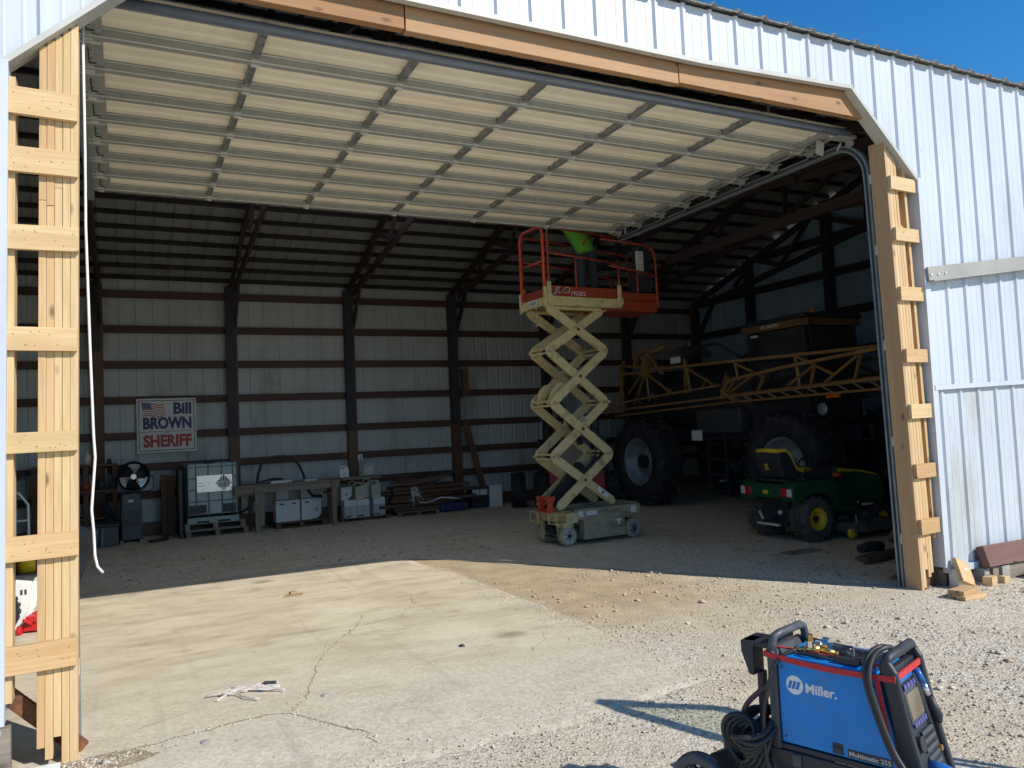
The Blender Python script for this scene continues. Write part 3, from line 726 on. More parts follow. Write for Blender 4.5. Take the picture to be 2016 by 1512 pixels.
for k, x in enumerate(SX_+[-.80, 6.24]):
    end = k >= 5; w = .2 if end else .05; b = MB()
    for i in range(8):
        b.box((x-w/2, DY[i]+.031, DZ+.022), (x+w/2, DY[i+1]-.035, DZ+.03))
        b.box((x-w/2, DY[i]+.031, DZ+.03), (x-w/2+.006, DY[i+1]-.035, DZ+.078))
        for t in (.25, .45, .72): b.cyl((x+.015, DY[i]+.542*t, DZ+.0215), .008, .002, 'z', 6, 1)
        if end:
            b.box((x-.004, DY[i]+.2, DZ+.014), (x+.004, DY[i+1]-.08, DZ+.021), 1); b.box((x-.004, DY[i+1]-.09, DZ+.014), (x+.05, DY[i+1]-.08, DZ+.021), 1)
            b.box((x-.09, DY[i]+.05, DZ-.005), (x+.09, DY[i]+.08, DZ+.02), 2)
    wpart(door, 'end_stile' if end else 'door_stile', b, ['galv_dark' if not end else 'door_galv', 'black_metal', 'galv'])
    for i in range(1, 9):
        b = MB(); y = DY[i]
        b.box((x-.03, y-.038, DZ+.006), (x+.03, y-.0345, DZ+.06)); b.box((x-.03, y+.0, DZ-.004), (x+.035, y+.05, DZ-.0005))
        b.box((x+.005, y+.03, DZ-.014), (x+.03, y+.04, DZ-.004)); b.cyl((x, y-.04, DZ+.055), .012, .01, 'y', 6, 1)
        wpart(door, 'hinge', b, ['galv', 'black_metal'])
b = MB(); b.tube([(DXa, .36, DZ+.018), (DXb+.02, .36, DZ+.018)], .040, 12, flat=.8); b.box((DXa, .36, DZ-.01), (DXb, .41, DZ+.002)); wpart(door, 'edge_seal', b, 'rubber_seal')
for i in range(1, 9):          # roller carriers along the right edge
    y = DY[i]; b = MB()
    b.box((6.25, y-.07, DZ-.03), (6.37, y-.064, DZ+.05)); b.box((6.25, y-.064, DZ-.033), (6.37, y+.02, DZ-.028))
    b.box((6.30, y-.16, DZ-.012), (6.34, y+.10, DZ-.006)); b.box((6.365, y-.05, DZ-.05), (6.372, y+.04, DZ+.02))
    b.tube([(6.28, y+.05, DZ-.03), (6.44, y+.05, DZ-.03)], .008, 6, 1); b.cyl((6.435, y+.05, DZ-.03), .028, .016, 'x', 12, 1)
    wpart(door, 'roller_bracket', b, ['door_galv', 'black_metal'])
b = MB(); b.cbox((6.19, .62, DZ-.07), (.10, .02, .15), rot=Matrix.Rotation(R(12), 3, 'Y')); wpart(door, 'latch_plate', b, 'trim')
b = MB(); b.box((6.2, .36, DZ-.02), (6.46, .5, DZ+.01)); b.tube([(6.33, .46, DZ-.05), (6.33, .52, DZ-.12)], .012, 6); b.cyl((6.44, .44, DZ-.05), .045, .03, 'x', 14); wpart(door, 'corner_bracket', b, 'door_galv')

def track(x_of, label):
    t = thing('door_track', label, 'door track', (x_of(0), .26, 0))
    path = [(x_of(z), .262, z) for z in (-.01, 1, 2, 3, 4.2)]
    path += [(x_of(4.5), .262+.40-.40*math.cos(R(a)), 4.30+.40*math.sin(R(a))) for a in (10, 20, 30, 42, 54, 66, 78, 90)]
    path += [(x_of(4.7), y, 4.70) for y in (1.2, 2.5, 4.85)]
    b = MB()
    def sweep(off_a, w, d):
        vs = []; fs = []
        for i, p in enumerate(path):
            a = V(path[max(0, i-1)]); c = V(path[min(len(path)-1, i+1)]); dr = (c-a).normalized(); sx = V((1, 0, 0)); nn = sx.cross(dr).normalized()
            q = V(p)+sx*off_a[0]+nn*off_a[1]
            vs += [q-sx*w/2-nn*d/2, q+sx*w/2-nn*d/2, q+sx*w/2+nn*d/2, q-sx*w/2+nn*d/2]
        for i in range(len(path)-1):
            for j in range(4): fs.append((4*i+j, 4*i+(j+1) % 4, 4*i+4+(j+1) % 4, 4*i+4+j))
        fs += [(3, 2, 1, 0), tuple(4*(len(path)-1)+j for j in range(4))]
        b.add(vs, fs)
    sweep((.03, 0), .004, .062); sweep((0, .032), .062, .004); sweep((0, -.032), .062, .004); sweep((-.028, .024), .004, .016); sweep((-.028, -.024), .004, .016)
    wpart(t, 'rail', b, 'track')
    for z in (.5, 1.5, 2.5, 3.5, 4.25):
        b = MB(); s = 1 if x_of(0) > 0 else -1
        b.box((x_of(z)-.02, .216, z-.05), (x_of(z)+.03, .233, z+.05)); b.cyl((x_of(z)-.005, .24, z+.02), .012, .02, 'y', 6, 1)
        wpart(t, 'bracket', b, ['galv', 'black_metal'])
    for y in (1.6, 3.2, 4.7):
        b = MB(); b.bar((x_of(4.7)+.02, y, 4.735), (x_of(4.7)+.02, y, 5.9), .04, .005); wpart(t, 'hanger', b, 'galv')
    return t
track(lambda z: jx(min(z, 4.4))+.02, 'curved galvanised door track beside the right jamb post')
track(lambda z: -.90, 'galvanised door track behind the left stud column')

b = MB(); cp = [(-.80, .2, 4.66), (-.797, .2, 3.69), (-.80, .2, 3.2), (-.786, .2, 2.4), (-.775, .2, 1.9), (-.768, .2, 1.76), (-.792, .2, 1.44), (-.782, .2, 1.30), (-.778, .2, 1.16), (-.765, .2, 1.09), (-.735, .2, 1.05)]
b.tube(cp, .0085, 7); tag(ob('pull_cord', b, 'rope'), 'thin white cord hanging down from the open door beside the left studs', 'cord')

# ---------------------------------------------------------------- scissor lift
lift = thing('scissor_lift', 'raised cream scissor lift with orange platform rails and grey tyres', 'scissor lift', (5.85, 5.28, 0), R(3.0))
def lp(name, mb, mats, bevel=0, parent=None, label=None): return ob(name, mb, mats, parent or lift, bevel, label=label)
XL, XC, XR = -.70, -.18, .34
ZL = [.58, 1.335, 2.145, 2.95, 3.60]
def arm_mesh(a, b_, y, ends=True):
    mb = MB(); p = V((a[0], y, a[1])); q = V((b_[0], y, b_[1])); d = (q-p).normalized()
    n = V((-d.z, 0, d.x)); h = .066; e = .05; w = .024
    out = [p-d*.02-n*h*.45, p+d*e-n*h, q-d*e-n*h, q+d*.02-n*h*.45, q+d*.02+n*h*.45, q-d*e+n*h, p+d*e+n*h, p-d*.02+n*h*.45]
    k = 8; vs = [v+V((0, -w, 0)) for v in out]+[v+V((0, w, 0)) for v in out]
    mb.add(vs, [tuple(range(k)), tuple(range(2*k-1, k-1, -1))]+[(i, i+k, (i+1) % k+k, (i+1) % k) for i in range(k)])
    return mb
for lv in range(4):
    xl0 = XL+(.03 if lv == 0 else 0); xr0 = XR+(.04 if lv == 0 else 0); xl1 = XL; xr1 = XR
    for sgn in (-1, 1):
        out_y = .285*sgn; in_y = .232*sgn
        pr = ((xl0, ZL[lv]), (xr1, ZL[lv+1])), ((xr0, ZL[lv]), (xl1, ZL[lv+1]))
        first, second = (pr if lv % 2 == 0 else pr[::-1])
        lp('scissor_arm', arm_mesh(*second, in_y), 'lift_cream', .004); lp('scissor_arm', arm_mesh(*first, out_y), 'lift_cream', .004)
        b = MB(); zc = (ZL[lv]+ZL[lv+1])/2; b.cyl((XC, sgn*.318, zc), .026, .02, 'y', 14); b.cyl((XC, sgn*.33, zc), .014, .012, 'y', 8)
        lp('pivot_pin', b, 'rust')
    for xx in (XL, XR):
        b = MB(); z = ZL[lv+1]
        if lv < 3:
            b.bar((xx, -.25, z+.035), (xx, .25, z+.035), .03, .03); b.bar((xx, -.25, z-.035), (xx, .25, z-.035), .03, .03)
            for s_ in (-1, 1): b.cyl((xx, s_*.315, z), .02, .02, 'y', 10)
            lp('cross_tube', b, 'lift_cream')
b = MB(); b.bar((-.05, -.05, 1.5), (-.42, -.05, 2.15), .07, .07); b.tube([(-.42, -.05, 2.12), (-.50, -.05, 2.27)], .022, 10, 1); lp('hydraulic_cylinder', b, ['black_metal', 'chrome'])
b = MB(); b.tube([(-.34, -.14, 1.86), (-.60, -.14, 2.30)], .018, 10); lp('lift_ram', b, 'chrome')
b = MB(); b.prism([(-.72, 2.14), (-.60, 2.36), (-.50, 2.46), (-.30, 2.46), (-.38, 2.34), (-.56, 2.20), (-.62, 2.12)], -.20, -.13); b.prism([(-.72, 2.14), (-.66, 2.36), (-.56, 2.44), (-.40, 2.44), (-.52, 2.30), (-.64, 2.12)], .08, .15); lp('lift_bracket', b, 'lift_cream', .004)
b = MB(); b.bar((-.65, .0, .60), (-.05, .0, 1.18), .14, .12); b.tube([(-.1, -.1, .95), (.28, -.1, 1.30), (.40, .0, 1.55), (.25, 0, 1.75)], .025, 8); b.tube([(-.2, .1, .8), (.3, .1, 1.25), (.36, .1, 1.5), (.1, .1, 1.8)], .02, 8); lp('hydraulic_hoses', b, 'black_metal')
# chassis
b = MB()
b.box((-.40, -.385, .385), (.78, -.30, .53)); b.box((-.40, .30, .385), (.78, .385, .53)); b.box((-.40, -.30, .40), (.78, .30, .46))
b.box((.74, -.30, .38), (.80, .30, .55)); b.box((-.40, -.394, .37), (.79, -.386, .39)); b.box((-.36, -.3, .46), (.70, -.2, .50))
lp('chassis', b, 'lift_dirty', .006)
b = MB(); b.box((-.79, -.385, .40), (-.75, -.17, .415)); b.box((-.79, -.385, .335), (-.40, -.17, .35)); b.box((-.79, -.385, .475), (-.40, -.17, .49)); b.box((-.60, -.385, .35), (-.40, -.17, .475))
b.box((-.79, .17, .335), (-.40, .385, .35)); b.box((-.79, .17, .475), (-.40, .385, .49)); b.box((-.70, -.17, .36), (-.40, .17, .50)); b.box((-.60, .17, .35), (-.40, .385, .475))
b.box((-.79, -.17, .335), (-.76, -.15, .49)); b.box((-.79, .15, .335), (-.76, .17, .49)); b.box((-.785, -.385, .335), (-.77, -.37, .49)); b.box((-.785, .37, .335), (-.77, .385, .49)); lp('end_frame', b, 'lift_cream', .004)
for s_ in (-1, 1):
    b = MB(); y0, y1 = sorted((s_*.395, s_*.12)); b.box((-.30, y0, .09), (.47, y1, .375)); b.box((-.31, y0-.008, .075), (.48, y1+.008, .10)); lp('battery_tray', b, 'lift_dirty', .005)
b = MB(); b.box((.30, -.40, .30), (.40, -.396, .335)); b.box((.33, -.401, .245), (.37, -.3965, .30)); b.box((-.385, -.390, .42), (-.30, -.3855, .50)); b.box((-.24, -.390, .43), (-.05, -.3855, .495)); b.box((.60, -.390, .40), (.70, -.3855, .50)); lp('warning_label', b, 'carton')
b = MB(); b.box((-.62, -.26, .16), (-.30, .26, .26)); b.cyl((-.58, .0, .22), .07, .34, 'y', 12); b.cyl((-.62, .08, .33), .06, .1, 'x', 10); b.tube([(-.66, .1, .3), (-.7, 0, .2), (-.64, -.12, .16)], .015, 6); b.box((-.64, -.3, .10), (-.60, .3, .13)); b.tube([(-.65, .15, .36), (-.72, .02, .3), (-.66, -.1, .24)], .012, 6); b.box((-.3, -.1, .15), (.7, .1, .2)); b.box((.6, -.25, .12), (.7, .25, .3)); lp('drive_unit', b, 'black_metal')
for s_ in (-1, 1):
    b = MB(); b.prism([(-.66, .07), (-.48, .07), (-.46, .33), (-.68, .33)], s_*.20, s_*.245); b.box((-.66, min(s_*.24, s_*.37), .28), (-.47, max(s_*.24, s_*.37), .335)); b.cyl((-.56, s_*.31, .345), .05, .03, 'z', 12); lp('steering_knuckle', b, 'lift_cream', .004)
b = MB()
for s_ in (-1, 1):
    y = s_*.13+.0
    b.prism([(-.79, .50), (-.65, .50), (-.68, .56), (-.68, .63), (-.64, .70), (-.64, .735), (-.80, .735), (-.80, .70), (-.77, .64), (-.77, .56)], y-.025, y+.025)
b.tube([(-.72, -.13, .715), (-.72, .13, .715)], .02, 8); b.box((-.80, -.155, .495), (-.64, .155, .515)); lp('maintenance_prop', b, 'lift_orange_bright', .004)
def lwheel(x, s_, rimm):
    root = MB(); y = .315*s_
    root.lathe([(.085, -.055), (.13, -.058), (.147, -.045), (.152, -.02), (.152, .02), (.147, .045), (.13, .058), (.085, .055)], (0, 0, 0), 'y', 28)
    w = lp('wheel', root, 'grey_tyre'); w.location = (x, y, .152)
    r = MB(); r.lathe([(.11, .056*s_), (.102, .06*s_), (.09, .04*s_), (.06, .03*s_), (.055, .045*s_), (.0001, .045*s_)], (0, 0, 0), 'y', 28); ob('rim', r, rimm, w)
    r = MB(); r.cyl((0, .05*s_, 0), .032, .03, 'y', 12)
    for k in range(5): a = k*1.2566; r.cyl((.055*math.cos(a), .045*s_, .055*math.sin(a)), .011, .02, 'y', 6)
    ob('hub', r, 'black_metal', w)
for x, rm in ((-.56, 'rim_white'), (.66, 'rim_grey')):
    for s_ in (-1, 1): lwheel(x, s_, rm)
# platform
PZ = 3.62
b = MB()
for s_ in (-1, 1):
    y = .365*s_; b.box((-.78, min(y, y-s_*.012), PZ), (.64, max(y, y-s_*.012), PZ+.15)); b.box((-.78, min(y, y-s_*.07), PZ), (.64, max(y, y-s_*.07), PZ+.012)); b.box((-.78, min(y, y-s_*.06), PZ+.138), (.64, max(y, y-s_*.06), PZ+.15))
b.box((-.78, -.353, PZ), (-.765, .353, PZ+.13)); b.box((.62, -.353, PZ+.0), (.635, .353, PZ+.1)); b.box((-.765, -.353, PZ+.10), (.62, .353, PZ+.115))
b.box((-.70, -.29, PZ-.045), (.40, -.22, PZ)); b.box((-.70, .22, PZ-.045), (.40, .29, PZ))
for s_ in (-1, 1):
    for x in (-.72, .60): b.box((x-.03, s_*.385-.018, PZ+.02), (x+.03, s_*.385+.018, PZ+.36)); b.box((x-.05, s_*.39-.025, PZ+.06), (x+.05, s_*.39+.025, PZ+.16))
    b.box((-.80, s_*.36-.03, PZ-.03), (-.765, s_*.36+.03, PZ+.28))
lp('platform_frame', b, 'lift_cream', .004)
b = MB(); b.box((-.787, -.12, PZ+.03), (-.781, .12, PZ+.11))
for k in range(6): b.box((-.789, -.1+.035*k, PZ+.045), (-.7875, -.085+.035*k, PZ+.095), 1)
lp('capacity_plate', b, ['carton', 'print_dark'])
b = MB()
for s_ in (-1, 1):
    y = .345*s_; b.box((-.72, min(y, y-s_*.008), PZ+.15), (.62, max(y, y-s_*.008), PZ+.31))
b.box((-.762, -.34, PZ+.115), (-.75, .34, PZ+.26)); lp('toe_board', b, 'lift_orange', .002)
b = MB(); ez = PZ+.0
b.box((.30, -.33, ez-.03), (1.40, .33, ez+.01))
for s_ in (-1, 1):
    y = .335*s_; b.box((.64, min(y, y-s_*.01), ez-.03), (1.41, max(y, y-s_*.01), ez+.27)); b.box((.64, min(y, y-s_*.03), ez+.13), (1.41, max(y, y+s_*.012), ez+.15))
b.box((1.40, -.335, ez-.03), (1.41, .335, ez+.27)); lp('extension_deck', b, 'lift_orange', .003)
def rz_(x): return 4.82-.055*(x+.77)      # the rails sag a little towards the extension
for s_ in (-1, 1):
    y = .385*s_; b = MB()
    b.tube([(-.72, y, PZ+.2), (-.72, y, rz_(-.72)-.1), (-.70, y, rz_(-.7)-.03), (-.62, y, rz_(-.62)), (.65, y, rz_(.65))], .019, 8)
    b.tube([(-.72, y, 4.42), (.64, y, 4.33)], .017, 8); b.tube([(-.22, y, PZ+.28), (-.22, y, 4.39)], .017, 8); b.tube([(.60, y, PZ+.2), (.60, y, 4.40)], .018, 8)
    b.tube([(.10, y, rz_(.1)), (-.05, y, 4.62), (-.06, y, 4.58)], .014, 6)
    lp('guard_rail', b, 'lift_orange')
    y2 = .35*s_; b = MB()
    b.tube([(.3, y2, rz_(.3)-.045), (1.22, y2, rz_(1.22)-.03), (1.34, y2, rz_(1.34)-.08), (1.39, y2, rz_(1.4)-.22), (1.40, y2, PZ+.05)], .021, 8)
    b.tube([(.45, y2, 4.30), (1.40, y2, 4.20)], .018, 8); b.tube([(1.0, y2, 4.25), (1.0, y2, PZ+.27)], .016, 8)
    lp('guard_rail', b, 'lift_orange')
b = MB(); b.tube([(1.40, -.35, 4.2), (1.40, .35, 4.2)], .018, 8); b.tube([(1.33, -.35, rz_(1.34)-.08), (1.33, .35, rz_(1.34)-.08)], .02, 8); lp('guard_rail', b, 'lift_orange')
b = MB(); x = -.775
b.tube([(x, -.34, PZ+.1), (x, -.34, 4.70), (x, -.31, 4.80), (x, -.22, 4.84), (x, .22, 4.84), (x, .31, 4.80), (x, .34, 4.70), (x, .34, PZ+.1)], .024, 8); b.tube([(x, -.34, 4.30), (x, .34, 4.30)], .016, 8)
lp('entry_gate', b, 'lift_orange_bright')
b = MB(); b.box((1.10, -.30, 4.28), (1.34, -.12, 4.68)); b.box((1.02, -.335, 4.22), (1.16, -.305, 4.58), 1); b.box((1.06, -.3, 3.92), (1.32, -.05, 4.16)); b.tube([(1.2, -.3, 4.3), (1.28, -.37, 4.1), (1.26, -.36, 3.95)], .012, 6); lp('control_box', b, ['black_plastic', 'carton'], .01)
b = MB()
for k in range(7): b.cbox((1.085, -.337, 4.27+.045*k), (.11, .002, .008))
lp('control_label', b, 'print_dark')
b = MB(); b.tube([(-.79, -.1, PZ), (-.79, -.1, PZ-.22)], .004, 5); b.tube(arc((-.79, PZ-.27), .022, 100, -170, 10, 'xz', -.1), .008, 6); lp('chain_hook', b, 'chrome')
T = frame((-.62, -.3545, PZ+.175), (1, 0, 0), (0, 0, 1))
text('lettering', 'JLG', T, .30, .115, 'white_paint', lift, .036, .25, .0005)
text('lettering', 'JLG', frame((-.608, -.3565, PZ+.184), (1, 0, 0), (0, 0, 1)), .276, .097, 'print_dark', lift, .010, .25, .001)
text('lettering', '1932E2', frame((-.30, -.3545, PZ+.172), (1, 0, 0), (0, 0, 1)), .27, .062, 'white_paint', lift, .0, .1, .0005)
d = (V((XL, 0, ZL[1]))-V((XR+.04, 0, ZL[0]))).normalized()
b = MB(); p0 = V((XR+.04, -.285, ZL[0])); c0 = p0+d*.30
b.bar(c0-d*.12+V((0, -.026, 0)), c0+d*.12+V((0, -.026, 0)), .004, .08); b.bar(c0-d*.02+V((0, -.0285, 0)), c0+d*.01+V((0, -.0285, 0)), .002, .05, mi=1); lp('warning_label', b, ['carton', 'print_dark'])

# ---------------------------------------------------------------- worker on the platform
def skin_mesh(joints, edges, radii, sub=2, root=0):
    me = bpy.data.meshes.new('figure'); me.from_pydata([tuple(j) for j in joints], edges, [])
    o = bpy.data.objects.new('figure', me); col.objects.link(o)
    o.modifiers.new('Skin', 'SKIN'); sv = me.skin_vertices[0].data
    for i, r in enumerate(radii):
        sv[i].radius = (r, r) if not isinstance(r, tuple) else r
        sv[i].use_root = i == root
    s = o.modifiers.new('Sub', 'SUBSURF'); s.levels = sub; s.render_levels = sub
    dg = bpy.context.evaluated_depsgraph_get(); out = bpy.data.meshes.new_from_object(o.evaluated_get(dg))
    bpy.data.objects.remove(o); bpy.data.meshes.remove(me)
    for p in out.polygons: p.use_smooth = True
    return out
def mesh_ob(name, me, m, parent):
    me.materials.clear(); me.materials.append(M[m]); o = bpy.data.objects.new(name, me); col.objects.link(o); o.parent = parent; return o
wk = thing('person', 'worker in a lime green shirt and dark trousers standing on the lift platform', 'person', (6.14, 5.33, PZ+.125), R(-8))
# body joints, figure faces local +y, arms raised to the door above
J = [(0, 0, .93), (0, .01, 1.12), (0, 0, 1.30), (0, 0, 1.42), (0, .02, 1.50), (0, .05, 1.60), (0, .03, 1.72)]
Rr = [(.15, .115), (.14, .105), (.17, .12), (.10, .08), (.058, .058), (.075, .09), (.065, .08)]
E_ = [(0, 1), (1, 2), (2, 3), (3, 4), (4, 5), (5, 6)]
def limb(start, pts):
    prev = start
    for p, r in pts: J.append(p); Rr.append(r); E_.append((prev, len(J)-1)); prev = len(J)-1
    return prev
for s_ in (-1, 1):
    limb(0, [((.095*s_, 0, .86), .095), ((.11*s_, .03*s_, .49), .062), ((.12*s_, -.03+.02*s_, .10), .045), ((.13*s_, .10, .045), .04)])
    w = limb(2, [((.19*s_, 0, 1.40), .06), ((.30*s_, .12, 1.55), .048), ((.26*s_, .28, 1.74), .036), ((.25*s_, .31, 1.79), .028)])
    for k in range(4):
        fx = (.25+(.03-.02*k))*s_; L_ = (.034, .042, .04, .03)[k]
        limb(w, [((fx, .325, 1.825), .010), ((fx, .345+.01*k, 1.825+L_), .009), ((fx-.005*s_, .372, 1.835+L_), .0075)])
    limb(w, [((.215*s_, .33, 1.80), .011), ((.195*s_, .355, 1.82), .009)])
ln = lambda p: (p[0]-(.55*(p[2]-.92) if p[2] < 1.3 else .21+.25*(p[2]-1.3))*(p[2] > .92), p[1]+.25*max(0, min(.4, p[2]-.92)), p[2])
J = [ln(p) for p in J]
mesh_ob('body', skin_mesh(J, E_, Rr, 2), 'skin', wk)
tj = [(0, 0, 1.0), (0, 0, .93)]; tr = [(.165, .13), (.165, .13)]; te = [(0, 1)]
for s_ in (-1, 1):
    a = len(tj); tj += [(.098*s_, 0, .85), (.112*s_, .03*s_, .49), (.122*s_, -.03+.02*s_, .09)]; tr += [.108, .078, .072]; te += [(1, a), (a, a+1), (a+1, a+2)]
mesh_ob('trousers', skin_mesh(tj, te, tr, 2, 1), 'trousers', wk)
sj = [(.0, -.02, .80), (.0, .0, 1.02), (0, 0, 1.30), (0, 0, 1.43)]; sr = [(.235, .18), (.20, .155), (.19, .14), (.10, .085)]; se = [(0, 1), (1, 2), (2, 3)]
for s_ in (-1, 1):
    a = len(sj); sj += [(.20*s_, 0, 1.40), (.29*s_, .11, 1.53)]; sr += [.078, .066]; se += [(2, a), (a, a+1)]
sj = [ln(p) for p in sj]
mesh_ob('shirt', skin_mesh(sj, se, sr, 2, 1), 'hivis', wk)
b = MB(); b.T = Matrix.Translation((-.30, .135, 1.685)); b.lathe([(.0001, .115), (.06, .10), (.093, .055), (.10, 0), (.095, -.03)], (0, 0, 0), 'z', 18); ob('hair', b, 'hair', wk)
b = MB(); b.lathe([(.0001, .02), (.012, .012), (.015, 0), (.0001, -.014)], (-.29, .245, 1.615), 'z', 8)
for s_ in (-1, 1): b.lathe([(.0001, .03), (.014, .018), (.012, -.02), (.0001, -.03)], (.082*s_-.29, .135, 1.62), 'z', 8)
ob('nose_and_ears', b, 'skin', wk)
b = MB()
for s_ in (-1, 1): b.lathe([(.0001, .011), (.008, .007), (.011, 0), (.0001, -.011)], (.032*s_-.296, .225, 1.645), 'z', 8)
ob('eyes', b, 'white_paint', wk)
b = MB()
for s_ in (-1, 1): b.prism([(.07*s_, -.13), (.19*s_, -.13), (.19*s_, .15), (.16*s_, .2), (.10*s_, .2), (.07*s_, .15)], 0, .075, 'xy')
ob('boots', b, 'leather', wk, .02)
# ---------------------------------------------------------------- campaign sign on the back wall
WY = D-.085
sg = thing('campaign_sign', 'white campaign sign with flag, blue and red lettering on the back wall', 'sign', (.157, WY, 2.145))
SW, SH = 1.08, 1.06
b = MB(); b.box((-SW/2, -.012, -SH/2), (SW/2, .0, SH/2)); ob('board', b, 'sign_white', sg)
b = MB(); i = .035
for lo, hi in (((-SW/2+i, -SH/2+i), (SW/2-i, -SH/2+i+.014)), ((-SW/2+i, SH/2-i-.014), (SW/2-i, SH/2-i)), ((-SW/2+i, -SH/2+i+.014), (-SW/2+i+.014, SH/2-i-.014)), ((SW/2-i-.014, -SH/2+i+.014), (SW/2-i, SH/2-i-.014))):
    b.box((lo[0], -.0145, lo[1]), (hi[0], -.0125, hi[1]))
ob('border', b, 'print_dark', sg)
def stx(s, x, z, w, h, m, bold=.03, shear=0): return text('lettering', s, frame((x, -.0125, z), (1, 0, 0), (0, 0, 1)), w, h, m, sg, bold, shear)
stx('Bill', .12, .215, .33, .235, 'navy', .045); stx('BROWN', -.43, -.075, .88, .24, 'navy', .05)
stx('For', -.055, -.155, .11, .07, 'print_dark', .01, .5); stx('SHERIFF', -.43, -.43, .88, .25, 'sign_red', .05)
b = MB(); b.box((-.47, -.0148, -.128), (-.075, -.0125, -.116)); b.box((.08, -.0148, -.128), (.47, -.0125, -.116)); ob('red_rule', b, 'sign_red', sg)
b = MB(); n = 16       # waving flag
def fw_(u, t): return (-.45+.40*u-.02*t, .45-.02*u-.27*t+.03*math.sin(u*6.5)*(.4+t*.6)-.02*u)
for s in range(13):
    t0, t1 = s/13, (s+1)/13; u0 = .42 if s < 7 else 0; vs = []
    for k in range(n+1):
        u = u0+(1-u0)*k/n
        for t in (t0, t1): p = fw_(u, t); vs.append((p[0]+.05*t, -.0132, p[1]))
    b.add(vs, [(2*k, 2*k+1, 2*k+3, 2*k+2) for k in range(n)], s % 2)
vs = []
for k in range(n+1):
    for t in (0, 7/13): p = fw_(.42*k/n, t); vs.append((p[0]+.05*t, -.0132, p[1]))
b.add(vs, [(2*k, 2*k+1, 2*k+3, 2*k+2) for k in range(n)], 2)
for r in range(4):
    for c in range(5): p = fw_(.04+.085*c, .06+.12*r); b.cbox((p[0]+.02, -.0138, p[1]), (.012, .0008, .012), 1)
ob('flag_print', b, ['sign_red', 'white_paint', 'navy'], sg, recalc=False)

# ---------------------------------------------------------------- drum fan and its stand
fan = thing('drum_fan', 'black round shop fan with polished blades standing on a tall dark cabinet', 'fan', (-.46, 10.9, .95))
b = MB()
for yy, rr in ((-.09, .20), (-.10, .13), (-.10, .07)): b.tube([(rr*math.cos(a), yy, .25+rr*math.sin(a)) for a in np.linspace(0, 6.283, 33)[:-1]], .0025, 4, closed=True)
for k in range(28): a = k*6.283/28; b.tube([(.05*math.cos(a), -.105, .25+.05*math.sin(a)), (.22*math.cos(a), -.09, .25+.22*math.sin(a)), (.275*math.cos(a), -.03, .25+.275*math.sin(a))], .0018, 4)
ob('grille', b, 'black_metal', fan)
b = MB(); b.lathe([(.275, -.06), (.285, -.06), (.285, .09), (.275, .09)], (0, 0, .25), 'y', 36, closed=True); b.lathe([(.0001, .092), (.27, .092), (.27, .086), (.0001, .086)], (0, 0, .25), 'y', 30); ob('drum', b, 'black_metal', fan)
for k in range(3):
    a0 = R(75+120*k); b = MB(); vs = []
    for i in range(6):
        r = .045+.19*i/5
        for j in range(5):
            a = a0+(-.42+.20*j)*(.65+.55*i/5)+.25*i/5; vs.append((r*math.cos(a), -.02+.045*(j/4-.5), .25+r*math.sin(a)))
    b.add(vs, [(5*i+j, 5*i+j+1, 5*i+j+6, 5*i+j+5) for i in range(5) for j in range(4)], 0, True); ob('fan_blade', b, 'fan_blade', fan, recalc=False)
b = MB(); b.cyl((0, -.03, .25), .05, .06, 'y', 16); ob('hub', b, 'fan_blade', fan)
b = MB(); b.tube([(-.33, 0, .26), (-.33, 0, .02), (-.27, 0, -.03), (.27, 0, -.03), (.33, 0, .02), (.33, 0, .26)], .011, 8); b.tube([(-.33, 0, .25), (-.28, 0, .25)], .014, 8); b.tube([(.33, 0, .25), (.28, 0, .25)], .014, 8); b.tube([(0, .03, .02), (0, .05, .2)], .014, 8); ob('cradle', b, 'black_metal', fan)
cab = thing('steel_cabinet', 'tall narrow dark cabinet below the round fan', 'cabinet', (-.52, 10.9, 0), R(4))
b = MB(); b.prism([(-.16, .06), (.17, .06), (.185, .5), (.15, .9), (-.15, .9), (-.17, .5)], -.16, .2); ob('body', b, 'mat_green_grey', cab, .015)
b = MB(); b.box((-.05, -.166, .74), (.04, -.161, .79)); ob('label_plate', b, 'carton', cab)
b = MB(); b.box((-.14, -.17, .30), (.15, -.161, .58)); ob('front_panel', b, 'black_metal', cab)
b = MB(); b.box((-.19, -.2, 0), (-.14, .2, .06)); b.box((.13, -.2, 0), (.18, .2, .06)); ob('feet', b, 'old_y', cab)

# ---------------------------------------------------------------- stub wall post, outlets, shelf clutter on the left
b = MB(); b.box((.02, 11.3, 0), (.12, 11.5, 1.18)); b.box((.125, 11.28, 0), (.26, 11.5, 1.16)); st = tag(ob('timber_stub', b, ['brown_z'], bevel=.006), 'pair of short brown upright timbers standing left of the plastic tank', 'timber')
for x, z, l in ((-.96, 1.29, 'pale outlet box on the wall left of the round fan'), (3.98, 1.29, 'pale outlet box on the wall post above the jugs')):
    o = thing('outlet_box', l, 'outlet', (x, WY-.13 if x > 0 else WY, z)); b = MB(); b.box((-.05, -.04, -.07), (.05, 0, .07)); ob('box', b, 'white_paint', o, .006)
    b = MB(); b.box((-.025, -.043, .01), (.025, -.0405, .045)); b.box((-.025, -.043, -.045), (.025, -.0405, -.01)); ob('socket', b, 'print_grey', o)
sh = thing('wooden_shelf', 'rough wooden shelf of tools against the back wall behind the white cord', 'shelf', (-1.35, 11.3, 0))
for z in (.45, .95, 1.42): b = MB(); b.box((-.75, -.2, z), (.62, .2, z+.035)); ob('shelf_board', b, 'brown_x', sh)
for x in (-.72, .1, .58): b = MB(); b.box((x-.04, -.16, 0), (x+.04, .2, 1.46)); ob('upright', b, 'brown_z', sh)
